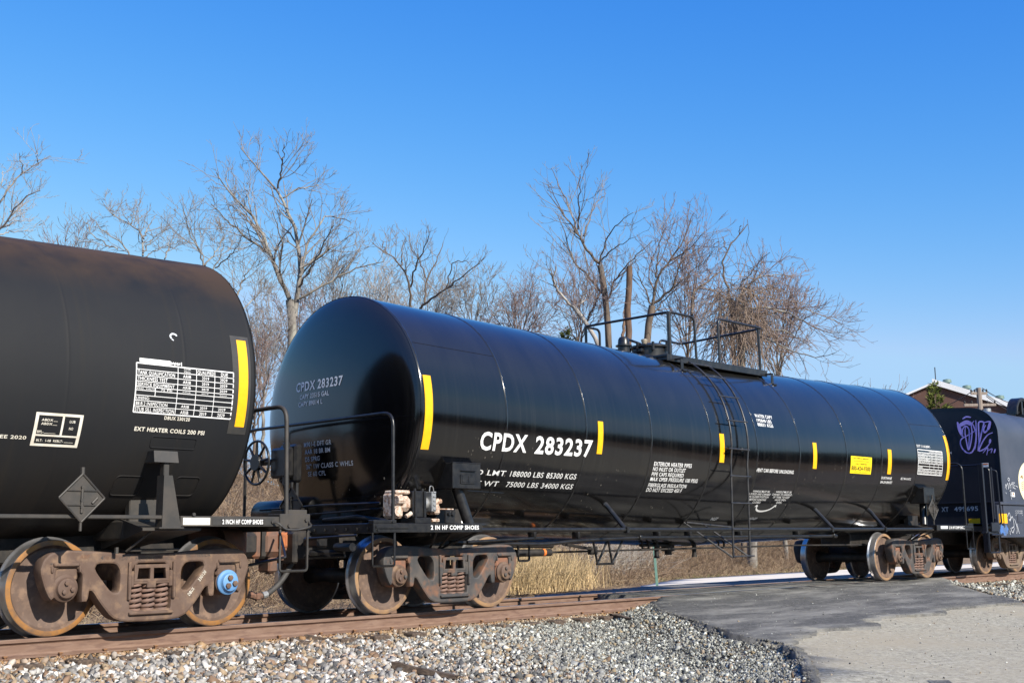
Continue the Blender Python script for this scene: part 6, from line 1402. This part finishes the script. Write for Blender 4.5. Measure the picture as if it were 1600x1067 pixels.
pole = thing('utility_pole', 'wooden utility pole with two crossarms in front of the brick building', 'utility pole', (Pt[0], Pt[1], gz)); H = Pt[2]-gz
MB().tube([(0, 0, -.2), (0, 0, H)], [.17, .13], 10).build('pole', 'pole_wood', pole)
dA = _r*1.0; dA = np.array([dA[0], dA[1], 0]); dA /= np.linalg.norm(dA)
for zz, hwid in ((H-.35, .42), (H-.95, .82)):
    o_ = MB(); A = tuple(dA*hwid)[:2]; n_ = np.array([-dA[1], dA[0]])*.06
    o_.add([(-A[0]-n_[0], -A[1]-n_[1], zz), (A[0]-n_[0], A[1]-n_[1], zz), (A[0]+n_[0], A[1]+n_[1], zz), (-A[0]+n_[0], -A[1]+n_[1], zz), (-A[0]-n_[0], -A[1]-n_[1], zz+.13), (A[0]-n_[0], A[1]-n_[1], zz+.13), (A[0]+n_[0], A[1]+n_[1], zz+.13), (-A[0]+n_[0], -A[1]+n_[1], zz+.13)], [(0, 1, 2, 3), (7, 6, 5, 4), (0, 4, 5, 1), (1, 5, 6, 2), (2, 6, 7, 3), (3, 7, 4, 0)])
    arm = o_.build('crossarm', 'pole_wood', pole, smooth=False)
    for t in (-.95, -.5, .5, .95): MB().lathe([(.13, .03), (.2, .05), (.24, .05), (.28, .02), (.30, 0)], (A[0]*t, A[1]*t, zz), 'Z', 8).build('insulator', 'black_dull', arm)
MB().tube([(dA[0]*.28-.1, dA[1]*.28-.1, H-1.9), (dA[0]*.28-.1, dA[1]*.28-.1, H-1.1)], .2, 12).build('transformer', 'alu', pole)
for i, (x0, y0, x1, y1, lb) in enumerate(((1535, 606.5, 1640, 633, 'topmost thin power line running right from the utility pole'), (1542, 617, 1640, 642, 'middle thin power line running right from the utility pole crossarm'), (1541, 619, 1640, 649, 'lowest thin power line running right from the utility pole'), (1527, 606.5, 1380, 660, 'thin power line running left from the utility pole over the bricks'))):
    A = at_depth(x0, y0, 62); B = at_depth(x1, y1, 75 if i < 3 else 92); pts = [tuple(A+(B-A)*t+np.array([0, 0, -.5*4*t*(1-t)])) for t in np.linspace(0, 1, 12)]
    tag(MB().tube(pts, .022, 5).build('power_line', 'wire_black'), lb, 'wire', 'wires on the utility pole')
# the wood across the road behind the viewer, which the paint mirrors
rng = np.random.default_rng(91); V = []
for i in range(90):
    a = radians(rng.uniform(120, 345)); rd = rng.uniform(46, 66); cx, cy = -2+rd*cos(a), -8+rd*sin(a); hh = rng.uniform(4.2, 6.6); wv = rng.uniform(2.5, 4.5); m = 420
    q = rng.normal(size=(m, 3)); q /= np.linalg.norm(q, axis=1, keepdims=True); q *= rng.random((m, 1))**.4
    p = q*np.array([wv, wv, hh*.55])+np.array([cx, cy, hh*.45-.7]); s_ = rng.uniform(.3, .8, (m, 1, 1)); V.append((p[:, None]+rng.normal(size=(m, 3, 3))*s_).reshape(-1, 3))
V = np.concatenate(V); tag(quick_mesh('far_wood', V, np.arange(len(V)).reshape(-1, 3), 'far_wood'), kind='stuff')
